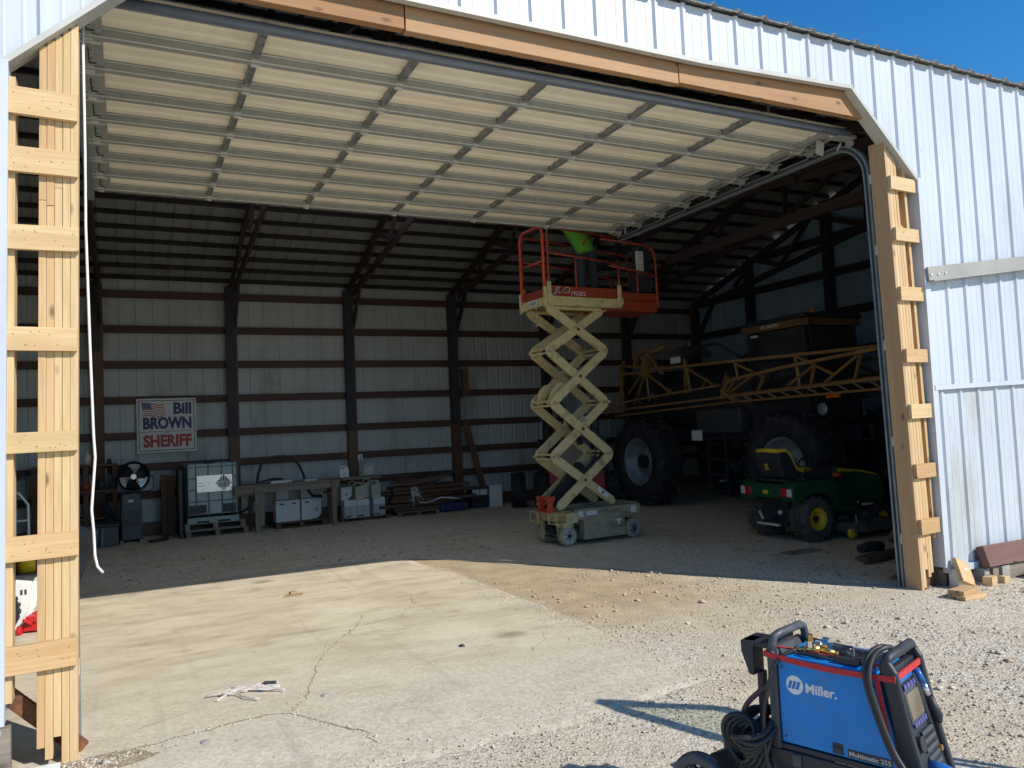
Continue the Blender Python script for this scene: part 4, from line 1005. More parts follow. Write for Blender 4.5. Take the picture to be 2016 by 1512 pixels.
for x, y, z, r, h, m, l in ((-1.22, 11.2, 1.455, .06, .26, 'ivory_plastic', 'slim pale bottle standing on the top shelf'), (-.86, 11.2, 1.455, .04, .10, 'black_plastic', 'small black can on the top shelf'), (-1.0, 11.2, .985, .07, .2, 'black_plastic', 'black oil can on the middle shelf'), (-.80, 11.15, .985, .06, .24, 'dark_grey', 'dark grey spray bottle on the middle shelf'), (-1.25, 11.15, .985, .08, .16, 'lift_orange', 'orange tin on the middle shelf')):
    b = MB(); b.lathe([(.0001, 0), (r, 0), (r, h*.7), (r*.45, h*.85), (r*.4, h), (.0001, h)], (0, 0, 0), 'z', 14); o = ob('bottle', b, m); o.location = (x, y, z); tag(o, l, 'bottle')
b = MB(); b.box((-.26, -.3, 0), (.26, .3, .36)); b.box((-.28, -.32, .36), (.28, .32, .40)); o = tag(ob('storage_bin', b, 'dark_grey', bevel=.02), 'dark bin on the floor below the wooden shelf', 'bin'); o.location = (-.98, 10.75, 0)
b = MB()
for k in range(5): b.tube([(-.2+.09*k, 0, 0), (-.18+.09*k, .1, .34)], .022, 8)
o = tag(ob('pipe_bundle', b, 'rim_grey'), 'pale pipes leaning together below the shelf behind the cord', 'pipes'); o.location = (-1.15, 10.3, 0)
b = MB(); b.bar((0, 0, 0), (-.28, .2, .75), .05, .07); b.bar((.1, .05, 0), (-.22, .22, .80), .04, .05); o = tag(ob('leaning_bars', b, 'black_metal'), 'dark bars leaning left of the fan cabinet', 'bars'); o.location = (-.72, 10.9, 0)
b = MB(); b.bar((-.05, -.12, .03), (.22, .1, .03), .12, .05); b.bar((.10, 0, .05), (.30, .12, .09), .03, .03); o = tag(ob('wood_offcut', b, 'black_plastic'), 'dark offcut lying on the floor between cabinet and stub timbers', 'offcut'); o.location = (-.15, 10.55, 0)

# ---------------------------------------------------------------- pallets and the caged tank
def pallet_mesh(w, d, h, slats=6, mb=None):
    mb = mb or MB()
    for i in range(slats):
        y = -d/2+d*i/(slats-1)*.92; mb.box((-w/2, y, h-.02), (w/2, y+d*.08+.02, h))
        if i in (0, slats-1, slats//2): mb.box((-w/2, y, 0), (w/2, y+d*.08+.02, .018))
    for x in (-w/2, -.045, w/2-.09): mb.box((x+.002, -d/2+.004, .018), (x+.088, d/2-.01, h-.02))
    return mb
def pallet(x, y, w, d, h, rz, label, m='old_x'):
    o = tag(ob('pallet', pallet_mesh(w, d, h), m), label, 'pallet', 'wooden pallets along the back wall'); o.location = (x, y, .004); o.rotation_euler = (0, 0, rz); return o
pallet(.93, 11.02, 1.12, .95, .13, R(3), 'lower of two grey wooden pallets below the caged tank')
o = pallet(.91, 11.03, 1.08, .95, .13, R(1), 'upper of two grey wooden pallets below the caged tank'); o.location.z = .136
tk = thing('caged_tank', 'cloudy plastic liquid tank in a steel cage marked with a hazard diamond', 'tank', (.87, 11.02, .27), R(2))
tw, td, t0, t1 = .46, .46, .15, 1.10
b = MB(); b.box((-tw+.02, -td+.02, t0), (tw-.02, td-.02, t1)); b.cyl((0, 0, t1+.03), .10, .06, 'z', 18, 1); b.cyl((-.05, -.3, t1+.012), .07, .025, 'z', 14, 1); ob('bottle', b, ['tank', 'black_plastic'], tk, .05)
b = MB()
for z in (.155, .40, .62, .83, 1.045):
    b.tube([(-tw+.03, -td, z), (tw-.03, -td, z), (tw, -td+.03, z), (tw, td-.03, z), (tw-.03, td, z), (-tw+.03, td, z), (-tw, td-.03, z), (-tw, -td+.03, z)], .011, 6, closed=True)
for x in (-.44, -.30, -.08, .16, .36, .44):
    b.tube([(x, -td-.006, .08), (x, -td-.006, 1.07), (x, -td+.06, 1.11)], .010, 6)
for y in (-.25, 0, .25):
    for x in (-tw, tw): b.tube([(x, y, .08), (x, y, 1.07)], .010, 6)
ob('cage', b, 'cage', tk)
b = MB(); b.box((-tw, -td-.01, .06), (tw, -td+.04, .10)); b.box((-tw, -td, .03), (tw, td, .07)); b.box((-tw, -td, -.005), (-.3, td, .03)); b.box((.3, -td, -.005), (tw, td, .03)); b.box((-.08, -td, -.005), (.08, td, .03)); ob('base', b, 'cage', tk)
for xa, xb in ((-tw+.01, -.12), (.16, tw-.05)): b = MB(); b.box((xa, -td+.005, .17), (xb, -td+.018, .33)); ob('valve_recess', b, 'black_plastic', tk)
b = MB(); b.box((-.285, -td-.022, .57), (.345, -td-.016, .88)); pl = ob('label_plate', b, 'foil', tk)
b = MB(); b.prism([(.04, .725), (.19, .875), (.34, .725), (.19, .575)], -td-.0245, -td-.0225); ob('hazard_diamond', b, 'white_paint', pl)
b = MB()
for k, (x, hh) in enumerate(((.105, .03), (.145, .085), (.19, .11), (.235, .085), (.275, .03))): b.box((x-.012, -td-.0265, .755), (x+.012, -td-.0247, .755+hh))
b.prism([(.165, .865), (.19, .875), (.215, .865), (.19, .85)], -td-.0265, -td-.0247); ob('hazard_stripes', b, 'print_dark', pl)
text('lettering', '3082', frame((.085, -td-.0247, .648), (1, 0, 0), (0, 0, 1)), .21, .09, 'print_dark', pl, .01)
b = MB(); b.box((-.27, -td-.0245, .685), (-.14, -td-.0225, .695)); b.box((-.26, -td-.0245, .74), (-.17, -td-.0225, .75)); ob('label_print', b, 'print_dark', pl)
b = MB(); b.box((-.03, -.5, 0), (.03, .45, 1.28)); o = tag(ob('dark_board', b, 'black_plastic'), 'dark upright sheet standing against the left side of the tank', 'board'); o.location = (.32, 11.05, 0)

# ---------------------------------------------------------------- work bench of rough lumber
bn = thing('work_bench', 'long rough bench of weathered planks along the back wall', 'bench', (2.35, 10.6, 0))
def bp(n, lo, hi, m): b = MB(); b.box(lo, hi); return ob(n, b, m, bn, .004)
bp('top_board', (-1.12, -.20, .865), (.92, -.02, .91), 'old_x'); bp('top_board', (-1.12, .0, .868), (.92, .17, .912), 'old_x'); bp('top_board', (-1.05, .2, .866), (1.6, .42, .91), 'old_x')
bp('apron', (-1.1, -.215, .76), (.9, -.175, .862), 'old_x'); bp('apron', (-1.10, -.05, .70), (-.55, .0, .78), 'old_x'); bp('apron', (-.7, -.29, .735), (-.60, .45, .785), 'old_y'); bp('apron', (.7, -.15, .62), (.86, .4, .66), 'old_y')
bp('leg', (-.74, -.27, 0), (-.65, -.22, .87), 'old_z'); bp('leg', (-.65, -.275, .12), (-.57, -.23, .87), 'old_z'); bp('leg', (-.80, .2, 0), (-.72, .25, .86), 'brown_z')
bp('leg', (.73, -.27, 0), (.82, -.22, .90), 'old_z'); bp('leg', (.75, .2, 0), (.83, .25, .86), 'brown_z'); bp('leg', (1.4, .3, 0), (1.48, .38, .86), 'brown_z')
def flat(x, y, z, w, d, h, rz, m, label, name='lid_board'):
    b = MB(); b.box((-w/2, -d/2, 0), (w/2, d/2, h)); o = tag(ob(name, b, m, bevel=.004), label, 'board'); o.location = (x, y, z); o.rotation_euler = (0, 0, rz)
flat(2.13, 10.62, .913, .42, .26, .045, R(5), 'carton', 'flat white tray on the bench top under the black hose loop', 'flat_tray')
flat(2.72, 10.60, .913, .24, .2, .03, R(-4), 'carton', 'small white tray on the bench top right of the larger tray', 'flat_tray')
flat(3.72, 10.75, .88, .85, .5, .03, R(8), 'old_x', 'loose pale plank lying across the right end of the bench', 'plank'); flat(3.55, 10.6, .912, .5, .12, .02, R(14), 'old_x', 'narrow loose batten lying on the pale plank', 'batten')
b = MB(); b.tube([(2.0, 10.7, .965), (1.95, 10.55, .98), (2.1, 10.55, .99), (2.2, 10.68, .985), (2.05, 10.72, 1.0), (1.9, 10.62, .985), (1.75, 10.6, .95)], .018, 7); tag(ob('cable_bunch', b, 'black_plastic'), 'black cable bunch lying on the white tray', 'cable')
b = MB(); pts = [(1.35, 10.95, .32), (1.55, 10.98, .42), (1.70, 11.0, .62), (1.74, 11.0, .85), (1.78, 11.0, 1.1), (1.84, 11.0, 1.28), (1.95, 11.0, 1.38), (2.12, 11.0, 1.42), (2.32, 11.0, 1.42), (2.47, 11.0, 1.36), (2.58, 11.0, 1.22), (2.66, 11.0, 1.05), (2.70, 11.0, .90), (2.75, 11.0, .7), (2.85, 11.05, .58), (3.05, 11.1, .55)]
b.tube(pts, .026, 10); tag(ob('black_hose', b, 'hose'), 'thick black hose arching up behind the bench', 'hose')

def carton(x, y, z, w, d, h, rz, label, deco=0, group='white cartons along the back wall'):
    o = thing('carton', label, 'carton', (x, y, z), rz, group)
    b = MB(); b.box((-w/2, -d/2, 0), (w/2, d/2, h)); ob('box', b, 'carton', o, .006)
    e = -d/2-.0015
    if deco == 1: b = MB(); b.prism([(-.05, h-.075), (-.045, h-.06), (0, h-.05), (.045, h-.06), (.05, h-.075), (.03, h-.085), (-.03, h-.085)], e-.001, e); ob('hand_hole', b, 'print_dark', o)
    if deco == 2:
        b = MB(); b.box((-w/2+.01, e, .02), (w/2-.01, e+.001, h*.66)); ob('label_print', b, 'print_grey', o)
        b = MB()
        for k in range(9): b.box((-w/2+.02, e-.001, .04+.024*k), (-w/2+.02+w*(.3+.12*((k*7) % 3)), e-.0004, .048+.024*k)); b.box((w*.02+.02*((k*5) % 3), e-.001, .04+.024*k), (w/2-.02, e-.0004, .05+.024*k))
        ob('small_print', b, 'carton', o); b = MB(); b.box((-w*.42, e-.001, .015), (0, e-.0003, .05)); ob('dark_band', b, 'print_dark', o)
    if deco == 3:
        b = MB(); b.prism([(0, .0), (w/2, .0), (w/2, .09), (w*.33, .06)], e-.0005, e); ob('green_band', b, 'green', o); b = MB(); b.box((-w*.15, e-.0005, h*.35), (w*.1, e, h*.55)); b.box((-w*.4, e-.0005, h*.9), (w*.4, e, h*.93)); ob('dark_band', b, 'print_grey', o)
    return o
pallet(2.52, 11.05, 1.0, .8, .12, R(3), 'low pallet carrying white cartons below the bench', 'brown_x')
carton(2.16, 10.82, .13, .235, .26, .42, R(2), 'white carton at the left end below the bench', 1); carton(2.40, 10.83, .13, .235, .26, .42, R(1), 'white carton second from left below the bench', 1)
carton(2.66, 10.86, .13, .22, .26, .42, R(3), 'white carton right of the gap below the bench', 1); carton(2.87, 10.98, .13, .2, .25, .40, R(5), 'white carton with green print behind the others below the bench', 3)
carton(2.25, 11.22, .13, .24, .24, .62, 0, 'tall white carton at the back below the bench'); carton(2.75, 11.24, .13, .24, .24, .66, 0, 'taller white carton behind the gap below the bench')
pallet(3.86, 11.12, 1.05, .7, .07, R(2), 'low pallet under the printed cartons right of the bench', 'brown_x')
carton(3.545, 10.86, .08, .255, .28, .37, R(1), 'printed carton left of three on the low pallet', 2); carton(3.82, 10.89, .08, .265, .28, .37, R(2), 'printed carton with hand hole, middle of three on the low pallet', 2); carton(4.18, 10.95, .08, .25, .28, .37, R(3), 'printed carton standing apart at the right of the low pallet', 2)
carton(3.47, 10.84, .452, .22, .24, .27, R(1), 'small white carton with green corner stacked below the bench edge', 3)

def jug(x, y, z, w, h, rz, label, m='white_plastic', pr=True):
    o = thing('plastic_jug', label, 'jug', (x, y, z), rz, 'plastic chemical jugs'); d = w*.72
    b = MB(); b.prism([(-w/2, 0), (w/2, 0), (w/2, h*.80), (w*.38, h*.86), (w*.2, h*.86), (.1*w, h*.80), (-w*.5, h*.74)], -d/2, d/2); ob('body', b, m, o, .012)
    b = MB(); b.tube([(-w*.46, 0, h*.72), (-w*.42, 0, h*.90), (-w*.25, 0, h*.98), (w*.1, 0, h*.97), (w*.26, 0, h*.86)], w*.085, 8); ob('handle', b, m, o)
    b = MB(); b.cyl((w*.30, 0, h*.92), w*.15, h*.13, 'z', 14); ob('cap', b, m, o)
    if pr:
        b = MB(); e = -d/2-.002
        for k in range(4): b.box((-w*.3, e, h*(.22+.09*k)), (w*(.28-.1*(k % 2)), e+.0015, h*(.25+.09*k)))
        ob('label_print', b, 'print_grey', o)
jug(3.43, 10.72, .912, .19, .24, R(-8), 'white jug standing alone on the bench top'); jug(3.97, 10.78, .935, .17, .24, R(30), 'white jug standing on the loose plank', pr=False)
jug(3.77, 10.86, .452, .20, .34, R(4), 'ivory jug on the middle printed carton', 'ivory_plastic'); jug(4.13, 10.92, .452, .20, .36, R(6), 'ivory jug on the right printed carton', 'ivory_plastic')
jug(3.70, 11.10, .452, .18, .36, R(4), 'ivory jug half hidden behind the middle one', 'ivory_plastic'); jug(4.02, 11.12, .452, .18, .40, R(4), 'pale jug half hidden behind the right one', 'white_plastic', False)

# ---------------------------------------------------------------- lumber pile, leaning board, boxes by the post
lr = random.Random(5)
pallet(5.05, 11.02, .9, .7, .10, R(-6), 'weathered pallet below the lumber pile', 'old_x')
rows = [('brown plank', .11), ('brown plank', .2), ('brown plank', .29), ('brown plank', .38), ('brown plank', .47), ('brown plank', .56)]
names = ['bottom', 'second lowest', 'third', 'fourth', 'fifth', 'topmost']
for k in range(6):
    for j in range(3):
        L_ = lr.uniform(1.3, 2.0); b = MB(); b.box((-L_/2, -.09, 0), (L_/2, .09, .07))
        o = ob('plank', b, 'brown_x', bevel=.004); o.location = (5.2+lr.uniform(-.18, .3), 10.92+.22*j+lr.uniform(-.02, .02), .11+.088*k); o.rotation_euler = (0, R(lr.uniform(-.6, .6)), R(lr.uniform(-3, 3)))
        tag(o, 'brown plank in the %s layer of the lumber pile, %s row' % (names[k], ('front', 'middle', 'back')[j]), 'plank', 'planks of the lumber pile')
for (x, y, z, L_, a, tilt, l) in ((5.05, 11.0, .67, .9, 12, 4, 'rough brown board lying askew on top of the lumber pile'), (5.3, 10.9, .69, .75, -22, -7, 'orange brown board tilted up on top of the lumber pile'), (5.65, 11.1, .70, .7, 30, -14, 'thin pale board sticking up from the lumber pile'), (4.75, 10.85, .66, .6, -4, 3, 'short grey board at the left top of the lumber pile')):
    b = MB(); b.box((-L_/2, -.07, 0), (L_/2, .07, .10 if L_ > .7 else .04)); o = tag(ob('board', b, 'brown_x' if L_ != .7 else 'old_x', bevel=.004), l, 'board'); o.location = (x, y, z); o.rotation_euler = (0, R(tilt), R(a))
b = MB()
for k in range(26): a = lr.uniform(0, 6.3); r = lr.uniform(.03, .17); b.tube([(r*math.cos(a), lr.uniform(-.05, .03), r*math.sin(a)*.7), (.08*math.cos(a+1), -.03, .1*math.sin(a+1)), (lr.uniform(-.1, .25), -.04, lr.uniform(-.35, .0))], .005, 4)
o = tag(ob('twine_tangle', b, 'rope'), 'pale tangle of twine hanging on the front of the lumber pile', 'twine'); o.location = (4.95, 10.78, .52)
b = MB(); b.tube([(0, 0, .02), (.15, -.02, .0), (.35, .01, .03), (.5, 0, .08), (.75, .02, .06), (.95, .0, .02)], .016, 6, flat=.5); b.tube([(.5, 0, .09), (.8, .02, .03), (1.0, .05, .0)], .009, 5); o = tag(ob('strap', b, 'rope'), 'pale strap draped low across the front of the lumber pile', 'strap'); o.location = (5.05, 10.76, .26)
b = MB(); b.cbox((0, 0, 0), (.6, .35, .2)); o = tag(ob('tarp', b, 'navy', bevel=.06), 'dark blue folded tarp at the right foot of the lumber pile', 'tarp'); o.location = (5.85, 10.95, .11)
b = MB(); b.bar((6.45, 11.36, 2.0), (6.86, 11.18, .02), .15, .04, (0, 1, 0)); tag(ob('leaning_board', b, 'brown_z', bevel=.004), 'long brown board leaning against the back wall', 'board')
b = MB(); b.box((6.40, 11.3, 2.55), (6.56, 11.4, 3.2)); ob('post_block', b, 'brown_z', shed, loc=(-SX, 0, 0))
carton(7.0, 11.1, .004, .30, .3, .50, R(-12), 'plain white carton at the foot of the leaning board')
bx = thing('battery_case', 'dark case with pale top labels beside the white carton', 'case', (6.62, 11.2, .004), R(-4)); b = MB(); b.box((-.2, -.18, 0), (.2, .18, .45)); ob('case', b, 'black_plastic', bx, .01)
b = MB(); b.box((-.19, -.183, .29), (-.02, -.181, .42)); b.box((.0, -.183, .29), (.17, -.181, .42)); ob('label', b, 'carton', bx); b = MB(); b.box((-.21, -.19, .45), (.21, .19, .48)); ob('lid', b, 'dark_grey', bx, .005)

# ---------------------------------------------------------------- clutter seen through the left stud column
ut = thing('white_fender', 'white angled body panel with a knobby tyre behind the left studs', 'fender', (-1.70, 3.95, 0))
b = MB(); b.prism([(-.22, .02), (.12, .02), (.22, .25), (.25, .50), (.10, .53), (-.3, .48)], -.03, .03); b.prism([(.12, .02), (.22, .25), (.25, .50), (.31, .48), (.28, .25), (.16, .03)], .0, .3); ob('panel', b, 'white_paint', ut, .01)
b = MB(); b.box((.15, -.034, .38), (.17, -.031, .43)); b.box((.185, -.034, .38), (.205, -.031, .43)); ob('lettering', b, 'print_dark', ut)
def knobby(rad, w, m='rubber', n=22):
    b = MB(); b.lathe([(rad*.55, -w*.42), (rad*.85, -w*.5), (rad*.95, -w*.4), (rad*.96, 0), (rad*.95, w*.4), (rad*.85, w*.5), (rad*.55, w*.42)], (0, 0, 0), 'y', 32)
    for k in range(n):
        a = k*6.283/n
        for s_ in (-1, 1):
            b.T = Matrix.Rotation(a+s_*.07, 4, 'Y') @ Matrix.Translation((rad*.965, s_*w*.25, 0)); b.cbox((0, 0, 0), (rad*.08, w*.40, rad*.13))
    b.T = Matrix.Identity(4); return b
ty = ob('tyre', knobby(.24, .2), 'rubber', ut); ty.location = (-.08, -.15, .25)
ow = thing('old_wheel', 'dusty grey wheel with a slotted silver rim standing behind the left studs', 'wheel', (-1.43, 4.5, .17), R(-20)); b = MB(); b.lathe([(.09, -.05), (.15, -.05), (.17, -.02), (.17, .02), (.15, .05), (.09, .05)], (0, 0, 0), 'y', 28); ob('tyre', b, 'grey_tyre', ow)
b = MB(); b.lathe([(.10, -.045), (.085, -.03), (.0001, -.03)], (0, 0, 0), 'y', 24); [b.bar((.02*math.cos(a), -.034, .02*math.sin(a)), (.085*math.cos(a), -.036, .085*math.sin(a)), .018, .02) for a in [k*1.2566 for k in range(5)]]; ob('rim', b, 'rim_white', ow)
o = dup(ow, (-1.40, 5.0, .21), R(-10), 'second dusty wheel behind the slotted one')
b = MB(); b.box((-.22, -.08, .03), (.3, .08, .12)); b.box((-.25, -.05, .12), (.1, .05, .18)); b.cyl((.25, .1, .06), .06, .04, 'y', 12); b.cyl((-.25, .1, .05), .05, .04, 'y', 12); b.bar((-.22, 0, .1), (-.3, .05, .16), .03, .03); fj = tag(ob('floor_jack', b, 'red', bevel=.008), 'low red floor jack behind the left studs', 'jack'); fj.location = (-1.40, 4.05, 0); fj.rotation_euler = (0, 0, R(78))
ht = thing('hand_truck', 'hand truck frame with an orange grip behind the left studs', 'hand truck', (-1.9, 6.4, 0), R(10)); b = MB()
b.tube([(-.2, 0, .1), (-.2, .12, 1.1), (-.1, .16, 1.25), (.1, .16, 1.25), (.2, .12, 1.1), (.2, 0, .1)], .018, 8); b.tube([(.05, -.05, .1), (.05, 0, 1.75)], .014, 6)
for z in (.3, .6, .9): b.tube([(-.2, .03+.07*z, z), (.2, .03+.07*z, z)], .014, 6)
b.box((-.22, -.22, .02), (.22, .02, .035)); ob('frame', b, 'galv', ht); b = MB(); b.tube([(-.24, .1, .98), (-.1, .12, 1.14)], .028, 8); ob('grip', b, 'lift_orange_bright', ht)
b = MB(); b.box((-.14, -.1, 0), (.14, .1, .42)); o = tag(ob('red_toolbox', b, 'lift_orange', bevel=.012), 'faded orange upright box behind the left studs', 'box'); o.location = (-1.86, 5.2, .42)
b = MB(); b.box((-.3, -.25, 0), (.3, .25, .42)); o = tag(ob('crate', b, 'dark_grey', bevel=.012), 'dark crate under the orange box behind the left studs', 'crate'); o.location = (-1.8, 5.25, .004)
b = MB(); b.lathe([(.0001, 0), (.09, 0), (.09, .26), (.04, .33), (.04, .37), (.0001, .37)], (0, 0, 0), 'z', 16); o = tag(ob('yellow_jug', b, 'yellow'), 'yellow jug standing behind the white panel', 'jug'); o.location = (-1.62, 5.2, .43)
b = MB(); b.cbox((0, 0, .45), (.5, .08, .9), rot=Matrix.Rotation(R(20), 3, 'Y')); o = tag(ob('folded_canvas', b, 'mat_green_grey', bevel=.03), 'dark folded canvas leaning behind the old wheels', 'canvas'); o.location = (-1.28, 5.6, 0)
b = MB(); b.tube(arc((0, 0), .3, -30, 250, 24, 'xz'), .022, 8); o = tag(ob('hose_loop', b, 'hose'), 'black hose loop hanging behind the left studs', 'hose'); o.location = (-1.75, 6.6, 1.15)
# ---------------------------------------------------------------- farm tyres
def farm_tyre(rad, rin, w, n, lug=.05, axis='y', dirn=1, lw=.055):
    b = MB(); k = rad-lug
    b.lathe([(rin, -w*.40), (rin+.02, -w*.46), ((rin+k)*.5, -w*.52), (k*.97, -w*.47), (k, -w*.36), (k, w*.36), (k*.97, w*.47), ((rin+k)*.5, w*.52), (rin+.02, w*.46), (rin, w*.40)], (0, 0, 0), axis, 40)
    def pt(a, t, r):
        c, s_ = math.cos(a), math.sin(a)
        return V((r*c, t, r*s_)) if axis == 'y' else V((t, r*c, r*s_))
    for i in range(n):
        for s_ in (-1, 1):
            a = 6.2832*(i+.5*(s_ > 0))/n; pr = None
            for j in range(4):
                t = j/3; aa = a+dirn*t*3.6/n; r = rad-lug*.45-(.0 if j < 3 else lug*.9)
                q = pt(aa, s_*w*(.02+.47*t), r)
                if pr is not None: b.bar(pr, q, lw, lug*1.1, pt(aa, 0, 1))
                pr = q
    return b

# ---------------------------------------------------------------- yellow field sprayer
sp = thing('field_sprayer', 'tall dark field sprayer with folded yellow booms and big tyres', 'sprayer', (10.7, 6.5, 0))
def sw(name, b, m, bevel=0, parent=None): return wpart(sp, name, b, m, bevel)
for y in (8.55, 4.45):
    for x, s_ in ((9.48, -1), (11.95, 1)):
        w = ob('wheel', farm_tyre(.94, .50, .58, 22, .06, 'x', 1, .06), 'rubber', sp, loc=(x-10.7, y-6.5, .94))
        r = MB(); r.lathe([(.52, s_*.24), (.50, s_*.25), (.46, s_*.20), (.44, s_*.06), (.40, s_*.02), (.30, -s_*.02), (.26, s_*.06), (.0001, s_*.06)], (0, 0, 0), 'x', 40)
        for k in range(8): a = k*.785; r.cyl((s_*.07, .2*math.cos(a), .2*math.sin(a)), .018, .03, 'x', 6)
        ob('rim', r, 'rim_grey', w)
        r = MB(); r.cyl((s_*.06, 0, 0), .15, .16, 'x', 16); ob('hub', r, 'black_metal', w)
    b = MB(); b.box((9.7, y-.1, 1.2), (11.75, y+.1, 1.4)); b.box((9.72, y-.12, .8), (9.9, y+.12, 1.6)); b.box((11.55, y-.12, .8), (11.73, y+.12, 1.6)); sw('axle', b, 'black_metal')
b = MB(); b.box((10.1, 3.3, 1.35), (10.35, 9.6, 1.6)); b.box((11.1, 3.3, 1.35), (11.35, 9.6, 1.6))
for y in (3.4, 5.5, 7.5, 9.4): b.box((10.1, y, 1.38), (11.35, y+.15, 1.57))
sw('chassis', b, 'black_metal')
b = MB(); b.lathe([(.0001, -1.5), (.55, -1.45), (.72, -1.2), (.72, 1.2), (.55, 1.45), (.0001, 1.5)], (10.7, 7.35, 2.2), 'y', 28); sw('spray_tank', b, 'black_plastic')
b = MB(); b.box((10.1, 4.5, 1.6), (11.35, 6.0, 2.35)); b.box((9.9, 6.1, 1.5), (10.2, 7.4, 2.0)); sw('engine_hood', b, 'dark_grey', .05)
cx0, cx1, cy0, cy1 = 9.66, 11.0, 4.2, 5.62
b = MB(); b.box((cx0+.05, cy0+.05, 1.62), (cx1-.05, cy1-.03, 2.05))
for x in (cx0+.03, cx1-.09):
    for y in (cy0+.03, cy1-.09): b.box((x, y, 2.0), (x+.06, y+.06, 3.32))
b.box((cx0-.02, cy0-.06, 3.44), (cx1+.02, cy1+.02, 3.52)); sw('cab_frame', b, 'black_metal', .02)
b = MB(); b.box((cx0+.045, cy0+.09, 2.05), (cx0+.055, cy1-.09, 3.3)); b.box((cx1-.055, cy0+.09, 2.05), (cx1-.045, cy1-.09, 3.3)); b.box((cx0+.09, cy0+.045, 2.05), (cx1-.09, cy0+.055, 3.3)); b.box((cx0+.09, cy1-.055, 2.05), (cx1-.09, cy1-.045, 3.3)); sw('cab_glass', b, 'cab_glass')
b = MB(); b.box((cx0-.03, cy0+.02, 3.31), (cx0+.0, cy1+.05, 3.435)); b.box((cx0+.02, cy0-.08, 3.31), (cx1-.2, cy0-.03, 3.435)); b.box((cx0, cy0-.03, 3.32), (cx1, cy1+.02, 3.43)); sw('roof_band', b, 'band_brown', .012)
t = text('lettering', 'FULL THROTTLE', frame((cx0-.031-10.7, 5.16-6.5, 3.355), (0, -1, 0), (0, 0, 1)), .42, .05, 'white_paint', sp, .02, .15)
b = MB(); b.box((cx0-.05, 5.25, 3.22), (cx0-.02, 5.40, 3.26)); sw('work_lamp', b, 'clear_lens')
b = MB(); b.cyl((10.1, 4.4, 3.58), .05, .1, 'z', 12); sw('beacon', b, 'orange_lens')
b = MB(); b.tube([(cx0+.1, cy0-.1, 1.5), (cx0, cy0-.12, 3.4)], .02, 6); b.tube([(9.7, 4.0, 2.6), (9.45, 3.9, 2.7)], .015, 6); b.box((9.35, 3.86, 2.45), (9.5, 3.9, 2.95)); sw('mirror', b, 'black_metal')
b = MB(); b.box((9.45, 6.70, 1.38), (9.47, 7.0, 1.58)); sw('warning_plate', b, 'carton', .004)
b = MB(); b.lathe([(.0001, -.004), (.1, -.004), (.1, .004), (.0001, .004)], (9.3, 3.6, 1.88), 'x', 20); sw('round_badge', b, 'rim_grey')
b = MB(); b.box((9.28, 3.25, 2.05), (9.32, 3.5, 2.14)); sw('reflector', b, 'orange_lens')
b = MB(); b.box((9.6, 6.2, .35), (9.65, 6.25, 1.5)); b.box((9.6, 6.7, .35), (9.65, 6.75, 1.5)); [b.box((9.6, 6.25, .4+.3*k), (9.68, 6.7, .43+.3*k)) for k in range(4)]; sw('ladder', b, 'black_metal')
b = MB(); b.box((10.2, 8.9, 1.5), (11.3, 9.9, 2.9)); b.box((9.9, 9.3, 1.6), (11.6, 9.5, 1.75)); sw('boom_lift_mast', b, 'black_metal', .02)
# booms folded along each side: members as (y, z) chains
BM = [([(8.93, 3.04), (7.73, 2.86), (4.85, 2.80), (2.0, 2.74)], .05, 0), ([(9.6, 2.12), (8.4, 2.26), (5.72, 2.40)], .04, -.10), ([(5.51, 2.41), (5.35, 2.48), (4.07, 2.60), (2.0, 2.73)], .05, -.12),
      ([(9.6, 2.05), (5.67, 2.18), (2.0, 2.29)], .04, -.08), ([(9.3, 1.94), (5.68, 2.08), (2.0, 2.14)], .035, .02), ([(5.68, 2.22), (2.0, 2.33)], .03, .1)]
BS = [(8.18, 2.83, 8.77, 2.40), (8.1, 2.80, 8.42, 2.35), (8.05, 2.79, 8.03, 2.25), (8.0, 2.78, 7.2, 2.30), (6.73, 2.80, 6.69, 2.33), (6.69, 2.78, 5.92, 2.38), (5.4, 2.77, 5.36, 2.45), (5.36, 2.76, 4.76, 2.48),
      (4.0, 2.76, 3.96, 2.25), (3.95, 2.75, 3.26, 2.40), (3.6, 2.60, 3.75, 2.25), (3.6, 2.58, 4.2, 2.30), (2.73, 2.68, 2.9, 2.28), (2.78, 2.66, 3.47, 2.28), (5.45, 2.44, 5.75, 2.20), (4.95, 2.53, 5.6, 2.25), (4.7, 2.5, 4.9, 2.25)]
